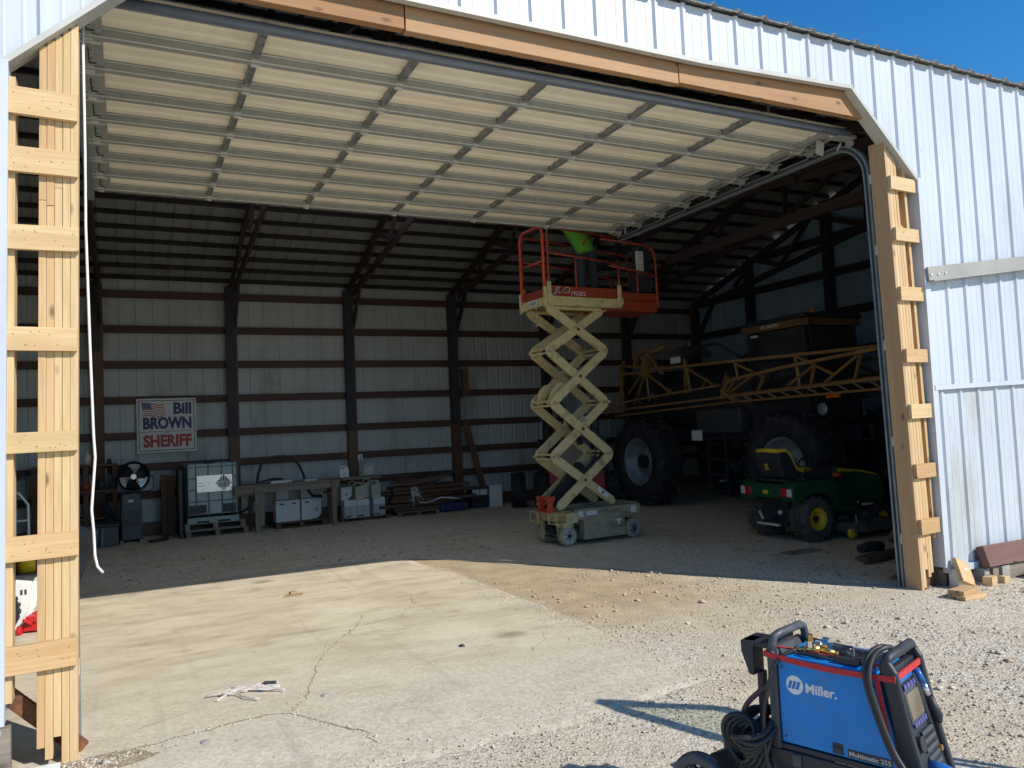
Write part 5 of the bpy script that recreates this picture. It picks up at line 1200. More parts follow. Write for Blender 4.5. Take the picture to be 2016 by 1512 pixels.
for bxx, s_ in ((9.2, 1), (12.2, -1)):
    b = MB()
    for ch, w, dx in BM:
        for p, q in zip(ch[:-1], ch[1:]): b.bar((bxx+dx*s_, p[0], p[1]), (bxx+dx*s_, q[0], q[1]), w, w)
    for (a, z0, c, z1) in BS: b.bar((bxx, a, z0), (bxx+.03*s_, c, z1), .04, .04)
    for k in range(14): y = 9.3-.28*k; z = 2.07+.028*k; b.bar((bxx-.08*s_, y, z), (bxx-.10*s_, y-(.14 if k % 2 else -.14), z+.10+.006*k), .022, .022)
    for k in range(12): y = 5.5-.29*k; b.bar((bxx-.07*s_, y, 2.19+.03*(5.5-y)), (bxx+.05*s_, y-.14, 2.09+.02*(5.5-y)), .022, .022)
    b.bar((bxx, 8.96, 3.06), (bxx, 8.99, 2.30), .07, .05); b.bar((bxx+.3*s_, 9.3, 3.16), (bxx, 8.84, 3.09), .05, .05); b.bar((bxx, 8.95, 2.86), (bxx, 8.05, 2.80), .05, .05)
    b.bar((bxx, 8.02, 3.14), (bxx, 8.06, 2.72), .16, .12); b.bar((bxx-.03*s_, 5.55, 2.55), (bxx-.03*s_, 5.75, 2.20), .05, .05); b.bar((bxx-.04*s_, 5.75, 2.32), (bxx-.04*s_, 5.38, 2.08), .06, .05)
    hk = [(8.40, 2.98), (8.38, 3.08), (8.27, 3.22), (8.1, 3.275), (7.96, 3.27), (7.79, 3.22), (7.36, 3.27)]
    for p, q in zip(hk[:-1], hk[1:]): b.bar((bxx, p[0], p[1]), (bxx, q[0], q[1]), .10, .07)
    b.bar((bxx, 7.96, 3.22), (bxx, 7.5, 2.75), .06, .05); b.bar((bxx+.1*s_, 6.9, 3.0), (bxx+.1*s_, 6.9, 2.3), .06, .05)
    sw('boom', b, 'boom_yellow')
b = MB()
for k in range(18): y = 7.4-.05*k; b.tube([(9.3, y, 3.1+.02*(k % 3)), (9.45, y-.03, 3.22+.02*(k % 4)), (9.6, y-.1, 3.0)], .012, 5)
b.tube([(9.5, 7.2, 3.2), (9.7, 6.4, 3.25), (9.9, 5.9, 2.9)], .03, 8); sw('hydraulic_hoses', b, 'black_metal')
b = MB(); b.box((9.26, 7.0, 2.93), (9.28, 7.3, 3.05)); sw('label_plate', b, 'carton')
fl = MB(); fl.box((-.12, -.02, 0), (.12, .02, .035)); o = tag(ob('light_strip', fl, 'clear_lens', bevel=.004), 'small pale yellow strip lying under the sprayer between its wheels', 'strip'); o.location = (10.4, 7.2, .5)

# ---------------------------------------------------------------- orange loader behind the lift
ld = thing('skid_loader', 'orange wheeled loader parked behind the scissor lift', 'loader', (8.35, 10.3, 0), -R(25))
for x, y in ((7.08, 9.95), (7.58, 9.65), (9.15, 9.85), (9.15, 10.8)):
    w = ob('wheel', farm_tyre(.39, .2, .30, 16, .035, 'y' if False else 'x', -1, .045), 'rubber', ld, loc=(x-8.1, y-10.3, .39)); r = MB(); r.lathe([(.21, -.1), (.1, -.06), (.0001, -.06)], (0, 0, 0), 'x', 20); r.lathe([(.21, .1), (.1, .06), (.0001, .06)], (0, 0, 0), 'x', 20); ob('rim', r, 'black_metal', w)
b = MB(); b.prism([(-.36, .25), (.96, .25), (.96, .80), (.86, 1.0), (-.30, 1.0), (-.36, .8)], -.55, .9); ob('body', b, 'loader_orange', ld, .03)
b = MB(); b.box((-.34, -.57, .3), (-.12, -.555, .75)); b.box((.70, -.57, .3), (.94, -.555, .7)); ob('front_plate', b, 'red', ld, .02)
b = MB()
for x in (-.38, .78):
    for y in (-.4, .8): b.bar((x+.04, y, .95), (x+.06, y+.05, 1.98), .05, .05)
b.box((-.36, -.42, 1.96), (.86, .9, 2.03)); b.prism([(-.12, .55), (.62, .55), (.72, .95), (.60, 1.42), (.45, 1.52), (.0, 1.52), (-.12, 1.4)], -.60, -.57); ob('cab', b, 'black_metal', ld, .015)
b = MB(); b.prism([(-.05, .6), (.56, .6), (.64, .95), (.54, 1.36), (.42, 1.45), (.04, 1.45), (-.05, 1.36)], -.608, -.602); ob('windscreen', b, 'cab_glass', ld)
b = MB(); b.bar((.86, -.6, 1.5), (1.05, -.62, .75), .09, .14); b.bar((-.48, -.6, 1.5), (-.52, -.62, .75), .09, .14); b.tube([(.7, -.65, 1.35), (.92, -.7, 1.05), (.95, -.68, .8), (.7, -.65, .75)], .025, 8, 1); b.tube([(.72, -.66, 1.3), (.86, -.7, 1.0), (.9, -.68, .82)], .02, 8, 1); ob('lift_arm', b, ['black_metal', 'black_metal'], ld)
b = MB(); b.box((.05, -.63, 1.66), (.55, -.6, 1.98)); ob('white_sheet', b, 'carton', ld); b = MB(); b.tube([(-.48, -.5, 1.0), (-.45, -.5, 1.9)], .012, 6); b.tube([(1.02, -.55, .3), (1.05, -.55, .8)], .02, 6); ob('rod', b, 'galv', ld)

# ---------------------------------------------------------------- green garden tractor
gt = thing('garden_tractor', 'green garden tractor with a yellow edged seat, seen from behind', 'tractor', (8.20, 3.33, 0), R(-2))
for s_ in (-1, 1):
    w = ob('rear_wheel', farm_tyre(.325, .155, .30, 16, .026, 'y', 1, .028), 'dusty_rubber', gt, loc=(-.02, .43*s_, .325)); r = MB()
    r.lathe([(.165, .125*s_), (.155, .13*s_), (.14, .06*s_), (.08, .03*s_), (.05, .06*s_), (.0001, .06*s_)], (0, 0, 0), 'y', 30); ob('rim', r, 'yellow', w)
    r = MB(); r.cyl((0, .06*s_, 0), .042, .07, 'y', 12); [r.cyl((.075*math.cos(a), .045*s_, .075*math.sin(a)), .009, .02, 'y', 6) for a in [k*1.2566 for k in range(5)]]; ob('hub', r, 'black_metal', w)
    w = ob('front_wheel', farm_tyre(.22, .10, .17, 14, .012, 'y', 1, .02), 'rubber', gt, loc=(1.36, .40*s_, .22)); r = MB(); r.lathe([(.105, .07*s_), (.08, .03*s_), (.0001, .04*s_)], (0, 0, 0), 'y', 24); ob('rim', r, 'yellow', w)
def arch(s_):
    out = [(-.44, .60), (-.40, .58), (-.34, .60)]
    out += [(.39*math.cos(R(a)), .36+.33*math.sin(R(a))) for a in range(140, 5, -9)]
    return out
b = MB()
top = [(.48, .66), (.40, .80), (.25, .86), (-.36, .86), (-.46, .78)]
for s_ in (-1, 1):
    pol = arch(s_)+top; b.prism(pol, s_*.28, s_*.55)
    b.prism([(.30, .66), (.36, .40), (.90, .33), (.92, .40), (.52, .50), (.48, .72)], s_*.27, s_*.5)
b.box((-.445, -.31, .62), (.3, .31, .83)); ob('rear_body', b, 'green', gt, .02)
b = MB(); b.prism([(.62, .36), (1.62, .36), (1.70, .62), (1.62, .84), (1.35, .92), (.72, 1.02), (.60, .92)], -.26, .26); ob('hood', b, 'green', gt, .05)
for s_ in (-1, 1):
    b = MB(); b.prism([(.70, .985), (.72, .935), (1.2, .90), (1.56, .835), (1.5, .868), (1.2, .935)], s_*.2605, s_*.266); st = ob('hood_stripe', b, 'yellow', gt)
text('lettering', 'JOHN DEERE', frame((.76, -.2665, .925), (1, 0, -.08), (0, 0, 1)), .42, .036, 'green', gt, .03)
b = MB()
for k in range(5): b.box((.68, -.268, .72+.034*k), (1.0, -.258, .737+.034*k))
b.box((1.64, -.18, .46), (1.69, .18, .76)); ob('grille', b, 'black_plastic', gt)
b = MB(); b.box((.5, -.10, .60), (.66, .10, 1.02)); b.box((.46, -.24, .86), (.66, .24, 1.02)); b.tube([(.55, 0, 1.0), (.46, 0, 1.10)], .025, 8); ob('dashboard', b, 'black_plastic', gt, .02)
b = MB(); T = Matrix.Translation((.44, 0, 1.12)) @ Matrix.Rotation(R(-35), 4, 'Y'); b.T = T; b.tube(arc((0, 0), .18, 0, 345, 28, 'xy'), .014, 8, closed=True)
for a in (90, 210, 330): b.tube([(0, 0, 0), (.18*math.cos(R(a)), .18*math.sin(R(a)), 0)], .012, 6)
b.cyl((0, 0, 0), .05, .03, 'z', 12); ob('steering_wheel', b, 'black_plastic', gt)
b = MB(); sp_ = [(-.44, .87), (-.38, .87), (-.05, .87), (.12, .93), (.12, 1.0), (-.08, .985), (-.17, 1.02), (-.25, 1.2), (-.33, 1.30), (-.46, 1.31), (-.50, 1.22)]
b.prism([(-.36, .88), (.06, .88), (.12, .94), (.10, .985), (-.09, .975), (-.19, 1.02), (-.29, 1.21), (-.36, 1.285), (-.50, 1.29), (-.52, 1.18), (-.44, .92)], -.25, .25); st = ob('seat', b, 'black_plastic', gt, .035); st.location.x = .13
b = MB(); yl = [(-.50, 1.30), (-.36, 1.30), (-.29, 1.235), (-.185, 1.035), (-.09, .985), (.10, .995)]
for s_ in (-1, 1): b.tube([(x, s_*.215, z) for x, z in yl], .030, 10)
b.tube([(-.50, -.215, 1.30), (-.515, 0, 1.31), (-.50, .215, 1.30)], .03, 10); b.tube([(.10, -.215, .995), (.125, 0, .995), (.10, .215, .995)], .03, 10); ob('seat_trim', b, 'yellow', st)
b = MB(); Tm = Matrix.Translation((-.508, .045, 1.09)); b.T = frame((-.490, .02, 1.10), (.0, -1, 0), (-.14, 0, 1))
b.T = frame((-.512, .04, 1.05), (0, -1, 0), (-.25, 0, 1)); b.box((0, 0, 0), (.06, .008, .006)); b.box((0, .0, 0), (.008, .065, .006)); b.box((.052, 0, 0), (.06, .065, .006)); b.box((0, .057, 0), (.06, .065, .006)); b.prism([(.014, .02), (.03, .03), (.046, .022), (.05, .034), (.036, .04), (.03, .05), (.022, .04)], 0, .006, 'xy'); b.box((-.012, -.024, 0), (.075, -.012, .006)); ob('emblem', b, 'yellow', st)
for s_ in (-1, 1):
    l = MB(); y0, y1 = sorted((s_*.31, s_*.43)); l.box((-.462, y0, .655), (-.44, y1, .78)); tl = ob('tail_lamp', l, 'red_lens', gt, .01)
    l = MB(); y0, y1 = sorted((s_*.43, s_*.52)); l.box((-.46, y0, .66), (-.43, y1, .775)); ob('clear_lens', l, 'clear_lens', tl, .01)
    l = MB(); y0, y1 = sorted((s_*.29, s_*.54)); l.box((-.452, y0, .64), (-.436, y1, .795)); ob('lamp_housing', l, 'black_plastic', tl, .006)
    l = MB(); y0, y1 = sorted((s_*.30, s_*.40)); l.box((.60, s_*.32-.05, .87), (.66, s_*.32+.05, .93)); ob('reflector', l, 'orange_lens', gt, .006)
l = MB(); l.box((-.452, -.05, .68), (-.445, .05, .735)); ob('rear_badge', l, 'yellow', gt, .002)
l = MB(); l.tube([(-.40, .20, .87), (-.43, .22, .94), (-.36, .24, .96), (-.2, .25, .90)], .018, 8); l.box((-.35, -.3, .86), (-.1, .3, .89)); l.tube([(-.1, -.33, .86), (0, -.33, .98), (.03, -.33, 1.02)], .012, 6); l.tube([(.15, -.36, .86), (.2, -.36, 1.08)], .01, 6); ob('rear_rail', l, 'black_plastic', gt)
l = MB(); l.box((-.30, -.26, .20), (.30, .26, .60)); l.box((-.42, -.05, .28), (-.3, .05, .36)); l.box((-.45, -.22, .23), (-.40, .22, .26), 1); l.tube([(-.40, -.12, .55), (-.42, -.05, .45), (-.38, .02, .50)], .015, 6); l.tube([(-.38, .16, .30), (-.44, .16, .42)], .02, 6, 1); l.box((.3, -.16, .3), (1.5, .16, .42)); l.cyl((-.36, -.18, .42), .03, .04, 'x', 8, 1); ob('transaxle', l, ['black_metal', 'galv'], gt, .01)
md = MB(); md.prism([(.40, -.72), (.62, -.80), (1.22, -.78), (1.40, -.55), (1.40, .5), (1.2, .68), (.5, .68), (.40, .5)], .10, .24, 'xy'); md.cyl((.65, -.35, .28), .09, .08, 'z', 14); md.cyl((1.1, -.35, .28), .09, .08, 'z', 14); dk = ob('mower_deck', md, 'dusty_rubber', gt, .02)
md = MB(); md.lathe([(.0001, -.04), (.06, -.04), (.09, 0), (.06, .04), (.0001, .04)], (.46, -.70, .10), 'y', 18); ob('gauge_wheel', md, 'yellow', dk); md = MB(); md.tube([(.53, -.72, .18), (.53, -.72, .36)], .014, 6); md.tube([(.50, -.7, .22), (.56, -.74, .26)], .012, 6); ob('lift_link', md, 'rim_grey', dk)
md = MB(); md.tube([(1.0, -.42, .44), (1.2, -.44, .44)], .016, 8); md.lathe([(.0001, -.02), (.02, 0), (.0001, .02)], (.94, -.4, .48), 'x', 8); ob('step_bar', md, 'rim_white', gt)

# boards and branches lying beside the tractor
for (x, y, z, L_, w, h, a, m, l) in ((7.85, 1.55, .0, .9, .12, .05, 8, 'old_x', 'thin grey board lying behind the tractor mower'), (7.7, 1.33, .03, .95, .13, .06, 4, 'brown_x', 'brown plank lying nearest the doorway right of the gravel'), (7.95, 1.15, .0, .8, .10, .07, 12, 'old_x', 'pale short timber lying against the jamb debris'), (7.35, 2.35, .0, .55, .2, .02, -2, 'old_x', 'flat brown board under the tractor rear'), (6.95, .62, .0, .45, .06, .025, 25, 'old_x', 'small pale splinter of board in the doorway gravel')):
    b = MB(); b.box((-L_/2, -w/2, 0), (L_/2, w/2, h)); o = tag(ob('board', b, m, bevel=.005), l, 'board'); o.location = (x, y, z+.004); o.rotation_euler = (0, 0, R(a))
b = MB(); b.tube([(-.16, 0, .07), (.02, .01, .08), (.22, 0, .07)], [.055, .065, .06], 10); o = tag(ob('black_log', b, 'black_plastic'), 'short black log beside the debris boards', 'log'); o.location = (7.75, 1.62, .04)
for i, (x, y, pts, l) in enumerate(((8.95, 2.0, [(-.3, 0, .05), (-.05, .05, .22), (.08, .0, .40), (.14, .02, .52)], 'bare branch stub standing beside the mower'), (9.2, 1.9, [(-.2, 0, .02), (.05, 0, .2), (.2, .1, .42), (.34, .1, .30)], 'crooked pale branch beyond the mower'), (8.7, 1.75, [(-.1, 0, .3), (.1, 0, .15), (.16, -.03, .02)], 'short forked stick leaning by the mower'))):
    b = MB(); b.tube(pts, [.05, .06, .05, .025][:len(pts)], 8); o = tag(ob('branch', b, 'old_x'), l, 'branch'); o.location = (x, y, .01)
# ---------------------------------------------------------------- lumber scraps and beams by the right jamb
def block(x, y, z, w, d, h, rz, m, label, rx=0, ry=0, name='wood_block'):
    b = MB(); b.box((-w/2, -d/2, 0), (w/2, d/2, h)); o = tag(ob(name, b, m, bevel=.003), label, 'wood block' if name == 'wood_block' else 'beam')
    o.location = (x, y, z); o.rotation_euler = (R(rx), R(ry), R(rz)); return o
block(6.62, -.36, .002, .32, .15, .04, 8, 'pine_x', 'short pine offcut lying on top of another by the jamb foot').location.z = .042
block(6.60, -.42, .002, .30, .15, .04, -3, 'pine_x', 'lower pine offcut lying flat on the gravel by the jamb foot')
block(7.02, -.14, .035, .34, .04, .24, 14, 'pine_x', 'square pine offcut propped on its edge against the siding', -22, 18)
block(7.28, -.20, .0, .13, .09, .09, 12, 'pine_x', 'small pine block left of the tiny one'); block(7.48, -.22, .0, .075, .07, .07, -5, 'pine_x', 'tiny pine cube among the scraps')
block(7.38, -.05, .0, .12, .12, .14, 8, 'concrete_block', 'purple grey block behind the small pine scraps'); block(7.62, -.10, .0, .14, .12, .15, 4, 'concrete_block', 'grey block right of the purple grey one')
block(8.05, -.34, .0, .75, .09, .045, 6, 'pine_x', 'long pine offcut lying at the right edge of the scraps'); block(8.15, -.24, .03, .6, .09, .045, 2, 'pine_x', 'pine offcut behind the long one at the right edge')
block(8.45, -.10, .0, 2.0, .10, .15, -1, 'old_x', 'weathered grey timber lying along the siding foot', name='timber_beam')
block(8.55, -.15, .155, 2.4, .09, .22, -1, 'purple_beam', 'heavy purple brown beam leaning along the siding foot', -18, 0, 'timber_beam')
block(7.35, -.55, .0, .35, .05, .02, 20, 'pine_x', 'thin pale sliver of wood on the gravel below the scraps')
block(7.0, -.05, 0, .16, .1, .18, 5, 'galv', 'bent grey metal scrap behind the propped pine square')
pw = thing('shadow_caster_pane', 'dark framed green tinted glass pane added out of view to cast a shadow beside the welder', 'shadow caster', (3.9, -3.3, 0))  # added pane outside the view, placed for its triangular tinted shadow
A_ = V((3.47, -3.01, 1.95))-V((3.9, -3.3, 0)); e1 = V((.77, -.64, 0)); e2 = V((-.234, -.282, -1)).normalized()
b = MB(); b.add([A_, A_+e1*.75, A_+e1*.75+e2*.66, A_+e2*.66], [(0, 1, 2, 3)]); ob('glass', b, 'tinted', pw, recalc=False)
b = MB()
for p, q in ((A_, A_+e1*.75), (A_+e2*.66, A_+e1*.75+e2*.66), (A_, A_+e2*.66), (A_+e1*.75, A_+e1*.75+e2*.66)): b.bar(p, q, .07, .07)
ob('frame', b, 'black_metal', pw)
b = MB()
for k in (.55, .73): p = A_+e1*k+e2*.6; b.bar(p, V((p.x+.05, p.y, 0)), .03, .03)
ob('stand', b, 'black_metal', pw)
# ---------------------------------------------------------------- litter on the slab
lr = random.Random(9); b = MB()
for k in range(7):
    p = []; x, y = lr.uniform(-.12, .05), lr.uniform(-.06, .06); a = lr.uniform(-.4, .4)
    for j in range(9): p.append((x, y, .010+.012*abs(math.sin(j*1.3+k)))); x += .045*math.cos(a); y += .045*math.sin(a); a += lr.uniform(-.55, .55)
    b.tube(p, .0085, 6, flat=.6)
b.tube([(-.18, -.02, .01), (-.05, -.03, .012), (.12, -.02, .014), (.3, .0, .01)], .009, 6); b.tube([(-.12, -.16, .008), (-.06, -.08, .01), (0, -.03, .016), (.09, -.06, .01), (.16, .02, .01)], .009, 6)
rp = tag(ob('strap_tangle', b, 'dirty_rope'), 'tangled dirty white strap with a blue end lying on the slab', 'strap'); rp.location = (.06, .78, .014)
b = MB(); b.tube([(.16, -.10, .01), (.20, -.06, .012)], .012, 6); ob('strap_end', b, 'blue_plastic', rp)
b = MB(); b.cbox((.26, -.02, .02), (.09, .03, .03), rot=Matrix.Rotation(R(-30), 3, 'Z')); ob('buckle', b, 'dark_grey', rp)
b = MB(); b.prism([(-.11, -.05), (.09, -.07), (.13, .02), (.03, .06), (-.06, .03)], 0, .012, 'xy'); b.cbox((.02, .05, .025), (.08, .04, .03), rot=Matrix.Rotation(R(20), 3, 'Z')); o = tag(ob('cardboard_scrap', b, 'cardboard'), 'yellow brown scrap of cardboard lying on the sunlit slab', 'scrap'); o.location = (1.08, 3.95, .013)
for (x, y, s, m, l) in ((.62, .32, .03, 'concrete_block', 'small grey pebble on the slab right of the tangled strap'), (-.2, -.1, .03, 'concrete_block', 'blue grey pebble near the dirt patch'), (1.9, .9, .03, 'black_plastic', 'small dark lump on the middle of the slab')):
    b = MB(); b.lathe([(.0001, s*.6), (s*.7, s*.4), (s, 0), (.0001, -.0)], (0, 0, 0), 'z', 7, 0, False); o = tag(ob('pebble', b, m), l, 'pebble'); o.location = (x, y, .013)
# ---------------------------------------------------------------- welder on its cart
F = V((.33, -.944, 0)).normalized()
wd = thing('welder_cart', 'blue welding machine on a black wheeled cart with coiled cables, red strap and tank rack', 'welder', (1.94, -2.656, 0), math.atan2(F.y, F.x))
def wdp(n, b, m, bevel=0, parent=None): return ob(n, b, m, parent or wd, bevel)
z0, z1, WL, WW = .415, .79, .50, .31
side = [(.0, z0), (.485, z0), (.485, z0+.06), (.47, z0+.14), (.445, z0+.24), (.425, z1-.03), (.41, z1), (.015, z1), (.0, z1-.02)]
b = MB(); b.prism(side, 0, WW); cs = wdp('case', b, 'miller_blue', .008)
b = MB(); b.box((.05, .05, z1-.001), (.38, WW-.05, z1+.006)); b.box((.02, .03, z1-.002), (.40, WW-.03, z1+.002), 1); wdp('top_tray', b, ['dark_grey', 'miller_blue'], .004)
b = MB(); b.box((.045, .044, z1+.0065), (.385, .05, z1+.009)); b.box((.045, WW-.05, z1+.0065), (.385, WW-.044, z1+.009)); wdp('tray_line', b, 'white_paint')
# rear frame post with rear handle, front bezel with front handle
def loop(x, lean_, r, zt, m, name, y0=.0, y1=WW):
    b = MB(); b.tube([(x-lean_*.25, y0+.02, zt-.30), (x-lean_*.06, y0+.02, zt-.05), (x, y0+.03, zt-.012), (x+.012, y0+.06, zt), (x+.012, y1-.06, zt), (x, y1-.03, zt-.012), (x-lean_*.06, y1-.02, zt-.05), (x-lean_*.25, y1-.02, zt-.30)], r, 12)
    return wdp(name, b, m)
b = MB(); b.prism([(-.045, z0-.04), (-.004, z0-.04), (-.004, z1-.02), (-.02, z1+.015), (-.05, z1+.015)], -.004, WW+.004); wdp('rear_panel', b, 'dark_grey', .01)
hb = MB(); hb.tube([(-.028, .018, z1-.05), (-.028, .018, z1+.04), (-.022, .03, z1+.068), (-.01, .06, z1+.078), (.0, WW-.07, z1+.078), (.0, WW-.035, z1+.066), (.0, WW-.02, z1+.03), (.005, WW-.02, z1-.02)], .0185, 14); wdp('rear_handle', hb, 'dark_grey')
b = MB()
for y in (.09, .21): b.cyl((-.018, y, z1+.079), .0065, .003, 'x', 8)
wdp('handle_screw', b, 'black_metal')
fp = [(.485, z0-.05), (.60, z0-.07), (.545, z0+.15), (.50, z1+.01), (.475, z1+.05), (.445, z1+.055), (.430, z1+.02), (.445, z1-.05), (.47, z0+.16)]
for y in (-.012, WW-.02):
    b = MB(); b.prism(fp, y, y+.032); wdp('front_bezel', b, 'black_plastic', .012)
b = MB(); b.tube([(.455, .0, z1+.03), (.460, .03, z1+.058), (.463, WW-.03, z1+.058), (.458, WW, z1+.03)], .021, 12); wdp('front_handle', b, 'black_plastic')
fv = [(.555, z0-.03), (.515, z0+.15), (.470, z1-.0)]     # face line of the control panel
b = MB(); b.prism([(.485, z0-.05), (.575, z0-.05), (.52, z0+.15), (.468, z1+.01), (.44, z1+.005), (.47, z0+.15)], .02, WW-.02); wdp('front_panel', b, 'black_plastic', .004)
Tf = frame((.523, .02, z0+.145), (0, 1, 0), (-.052, 0, .235)); nrm = Tf.to_3x3() @ V((0, 0, 1))
def onface(n, lo, hi, m, bevel=0):
    b = MB(); b.T = Tf; b.box(lo, hi); return wdp(n, b, m, bevel)
onface('display', (.06, .035, .0), (.20, .135, .008), 'screen', .003); onface('display_rim', (.05, .02, -.004), (.21, .15, .005), 'dark_grey', .004)
for k in range(5): onface('key', (.062+.029*k, .006, .0), (.084+.029*k, .026, .010), 'purple', .003)
for k in range(4): onface('key', (.062+.036*k, .150, .0), (.088+.036*k, .172, .009), 'purple', .003)
onface('name_strip', (.04, .185, .0), (.23, .215, .006), 'blue_plastic')
b = MB(); b.T = Tf
for k in range(6): b.box((.10, -.035-.032*k, .0), (.23, -.018-.032*k, .014))
wdp('vent_louvre', b, 'dark_grey', .004)
b = MB(); b.T = Tf; b.cyl((.055, -.05, .012), .030, .02, 'z', 16); wdp('socket', b, 'black_metal'); b = MB(); b.T = Tf; b.cyl((.245, -.12, .01), .012, .014, 'z', 12); wdp('gas_outlet', b, 'brass')
b = MB(); q = lambda p: Tf @ V(p); b.tube([q((.10, -.15, .0)), q((.10, -.165, .05)), q((.105, -.19, .09))], .030, 12); b.tube([q((.105, -.19, .09)), q((.11, -.24, .13)), q((.115, -.31, .17))], [.03, .024, .02], 12, 1); b.tube([q((.115, -.31, .17)), q((.13, -.40, .2)), q((.15, -.55, .2))], .014, 10, 1); wdp('gun_connector', b, ['blue_plastic', 'black_plastic'])
b = MB(); b.tube([q((.20, .205, .02)), q((.205, .15, .03))], .014, 10); b.tube([q((.205, .15, .03)), q((.215, .08, .035))], .012, 10, 1); b.tube([q((.215, .09, .035)), q((.235, .01, .04)), q((.24, -.02, .035))], [.016, .020, .012], 10, 2); wdp('torch', b, ['blue_plastic', 'chrome', 'black_plastic'])
# lettering on the side
fs = lambda x, z: frame((x, -.0005, z), (1, 0, 0), (0, 0, 1))
b = MB(); b.T = fs(.073, z0+.256); n = 32; ring = [(.038*math.cos(6.2832*k/n), .040*math.sin(6.2832*k/n)) for k in range(n)]; b.prism(ring, 0, .0012, 'xy'); lg = wdp('logo_disc', b, 'white_paint')
b = MB(); b.T = fs(.073, z0+.256)
for k in range(3): x = -.0275+.0175*k; b.prism([(x-.004, -.017), (x+.009, -.017), (x+.020, .017), (x+.007, .017)], .0013, .0022, 'xy')
ob('logo_bars', b, 'miller_blue', lg)
text('lettering', 'Miller.', fs(.122, z0+.232), .132, .041, 'white_paint', wd, .028)
b = MB(); b.T = fs(.285, z0+.008); b.box((0, 0, 0), (.175, .032, .0012)); np_ = wdp('name_plate', b, 'black_plastic'); text('lettering', 'Multimatic 255', frame((.291, -.0018, z0+.014), (1, 0, 0), (0, 0, 1)), .163, .019, 'trim', np_, .02)
b = MB()
for x, z in ((.02, z0+.03), (.02, z1-.05), (.405, z1-.06), (.455, z0+.06)): b.cyl((x, -.001, z), .0055, .004, 'y', 10)
wdp('panel_screw', b, 'dark_grey'); b = MB(); b.T = fs(.222, z0+.008); b.box((0, 0, -.004), (.045, .045, .002)); b.box((.005, .01, .002), (.04, .03, .007)); wdp('door_latch', b, 'black_plastic', .004)
# strap round the machine, gas regulator and bits on top
b = MB(); sz = lambda x: z1-.004-.02*x; w_ = .012
def band(y, x0, x1, n=8):
    vs = []
    for k in range(n+1): x = x0+(x1-x0)*k/n; zz = sz(x)-.012*math.sin(3.14*k/n); vs += [(x, y, zz-w_), (x, y, zz+w_)]
    return vs, [(2*k, 2*k+1, 2*k+3, 2*k+2) for k in range(n)]
for y in (-.016, WW+.016): b.add(*band(y, -.052, .49))
for y in (-.013, WW+.013): b.add(*band(y, -.052, .49))
b.box((-.055, -.016, sz(-.05)-w_), (-.051, WW+.016, sz(-.05)+w_)); b.box((.486, -.016, sz(.49)-w_), (.495, WW+.016, sz(.49)+w_)); b.bar((.425, -.014, z1-.03), (.452, -.014, z0+.15), .003, .02, (1, 0, 0)); b.bar((-.03, .06, z1+.016), (.42, .05, z1+.012), .02, .004); wdp('red_strap', b, 'red_strap')
b = MB(); zt = z1+.02
b.tube([(.06, .05, zt+.002), (.11, .06, zt+.006)], .010, 10); b.tube([(.11, .06, zt+.006), (.16, .08, zt+.008)], .018, 12); b.tube([(.16, .08, zt+.006), (.22, .085, zt)], .013, 10); b.tube([(.22, .085, zt), (.235, .086, zt)], .009, 8); b.cyl((.125, .07, zt+.05), .011, .04, 'z', 12); wdp('regulator_fitting', b, 'brass')
b = MB(); b.cyl((.125, .07, zt+.028), .02, .03, 'z', 14); b.cyl((.165, .14, zt+.012), .034, .03, 'x', 20); b.cyl((.10, .07, zt), .02, .02, 'x', 12); wdp('regulator_body', b, 'chrome')
b = MB(); b.lathe([(.028, 0), (.028, .09), (.0001, .092)], (.18, .15, zt-.005), 'x', 18); b.box((.17, .10, zt-.012), (.33, .22, zt-.006)); wdp('flow_gauge', b, 'clear')
b = MB(); b.tube([(.09, .03, zt-.006), (.15, .02, zt-.002), (.21, .03, zt-.008), (.15, .045, zt-.004)], .008, 7); b.cbox((.30, .03, zt-.004), (.09, .03, .022)); b.tube([(.26, .03, zt-.006), (.2, .05, zt-.005), (.1, .04, zt-.006)], .005, 6); wdp('cable_clamp', b, 'black_plastic', .003)
b = MB(); b.tube([(.215, .05, zt-.004), (.30, .06, zt-.01), (.40, .05, zt-.012)], .006, 6); wdp('red_cord', b, 'red_strap')
# hoses hanging over the side
def hose(pts, r, m='hose', n=10): b = MB(); b.tube(pts, r, n); return wdp('hose', b, m)
def smooth(pts, k=6):
    P = [V(p) for p in pts]; P = [P[0]*2-P[1]]+P+[P[-1]*2-P[-2]]; out = []
    for i in range(1, len(P)-2):
        for j in range(k):
            t = j/k; a, b_, c, d = P[i-1:i+3]
            out.append(.5*((2*b_)+(c-a)*t+(2*a-5*b_+4*c-d)*t*t+(3*b_-a-3*c+d)*t**3))
    out.append(P[-2]); return out
hose(smooth([(.07, .04, zt+.002), (.03, .0, z1+.0), (-.01, -.03, z1-.06), (-.03, -.04, z1-.15), (-.055, -.045, z1-.27), (-.05, -.05, z0-.06), (-.01, -.055, z0-.15), (.04, -.06, z0-.30)]), .0085)
hose(smooth([(-.03, .02, z0+.10), (-.035, -.04, z0), (-.05, -.05, z0-.08), (.0, -.06, z0-.2), (.06, -.07, z0-.35)]), .0085)
for k, (dx, dy) in enumerate(((0, 0), (.02, .012))):
    hose(smooth([(.45, .19, z1+.03), (.425+dx, .08, z1+.085), (.39+dx, .01, z1+.06), (.385+dx, -.03-dy, z1-.02), (.41+dx, -.032-dy, z1-.13), (.46+dx, -.035-dy, z0+.10), (.525+dx, -.05-dy, z0), (.575+dx, -.07-dy, z0-.12), (.60+dx, -.08, z0-.28)]), .0105)
b = MB(); lr = random.Random(4)     # coiled leads on the rear hook
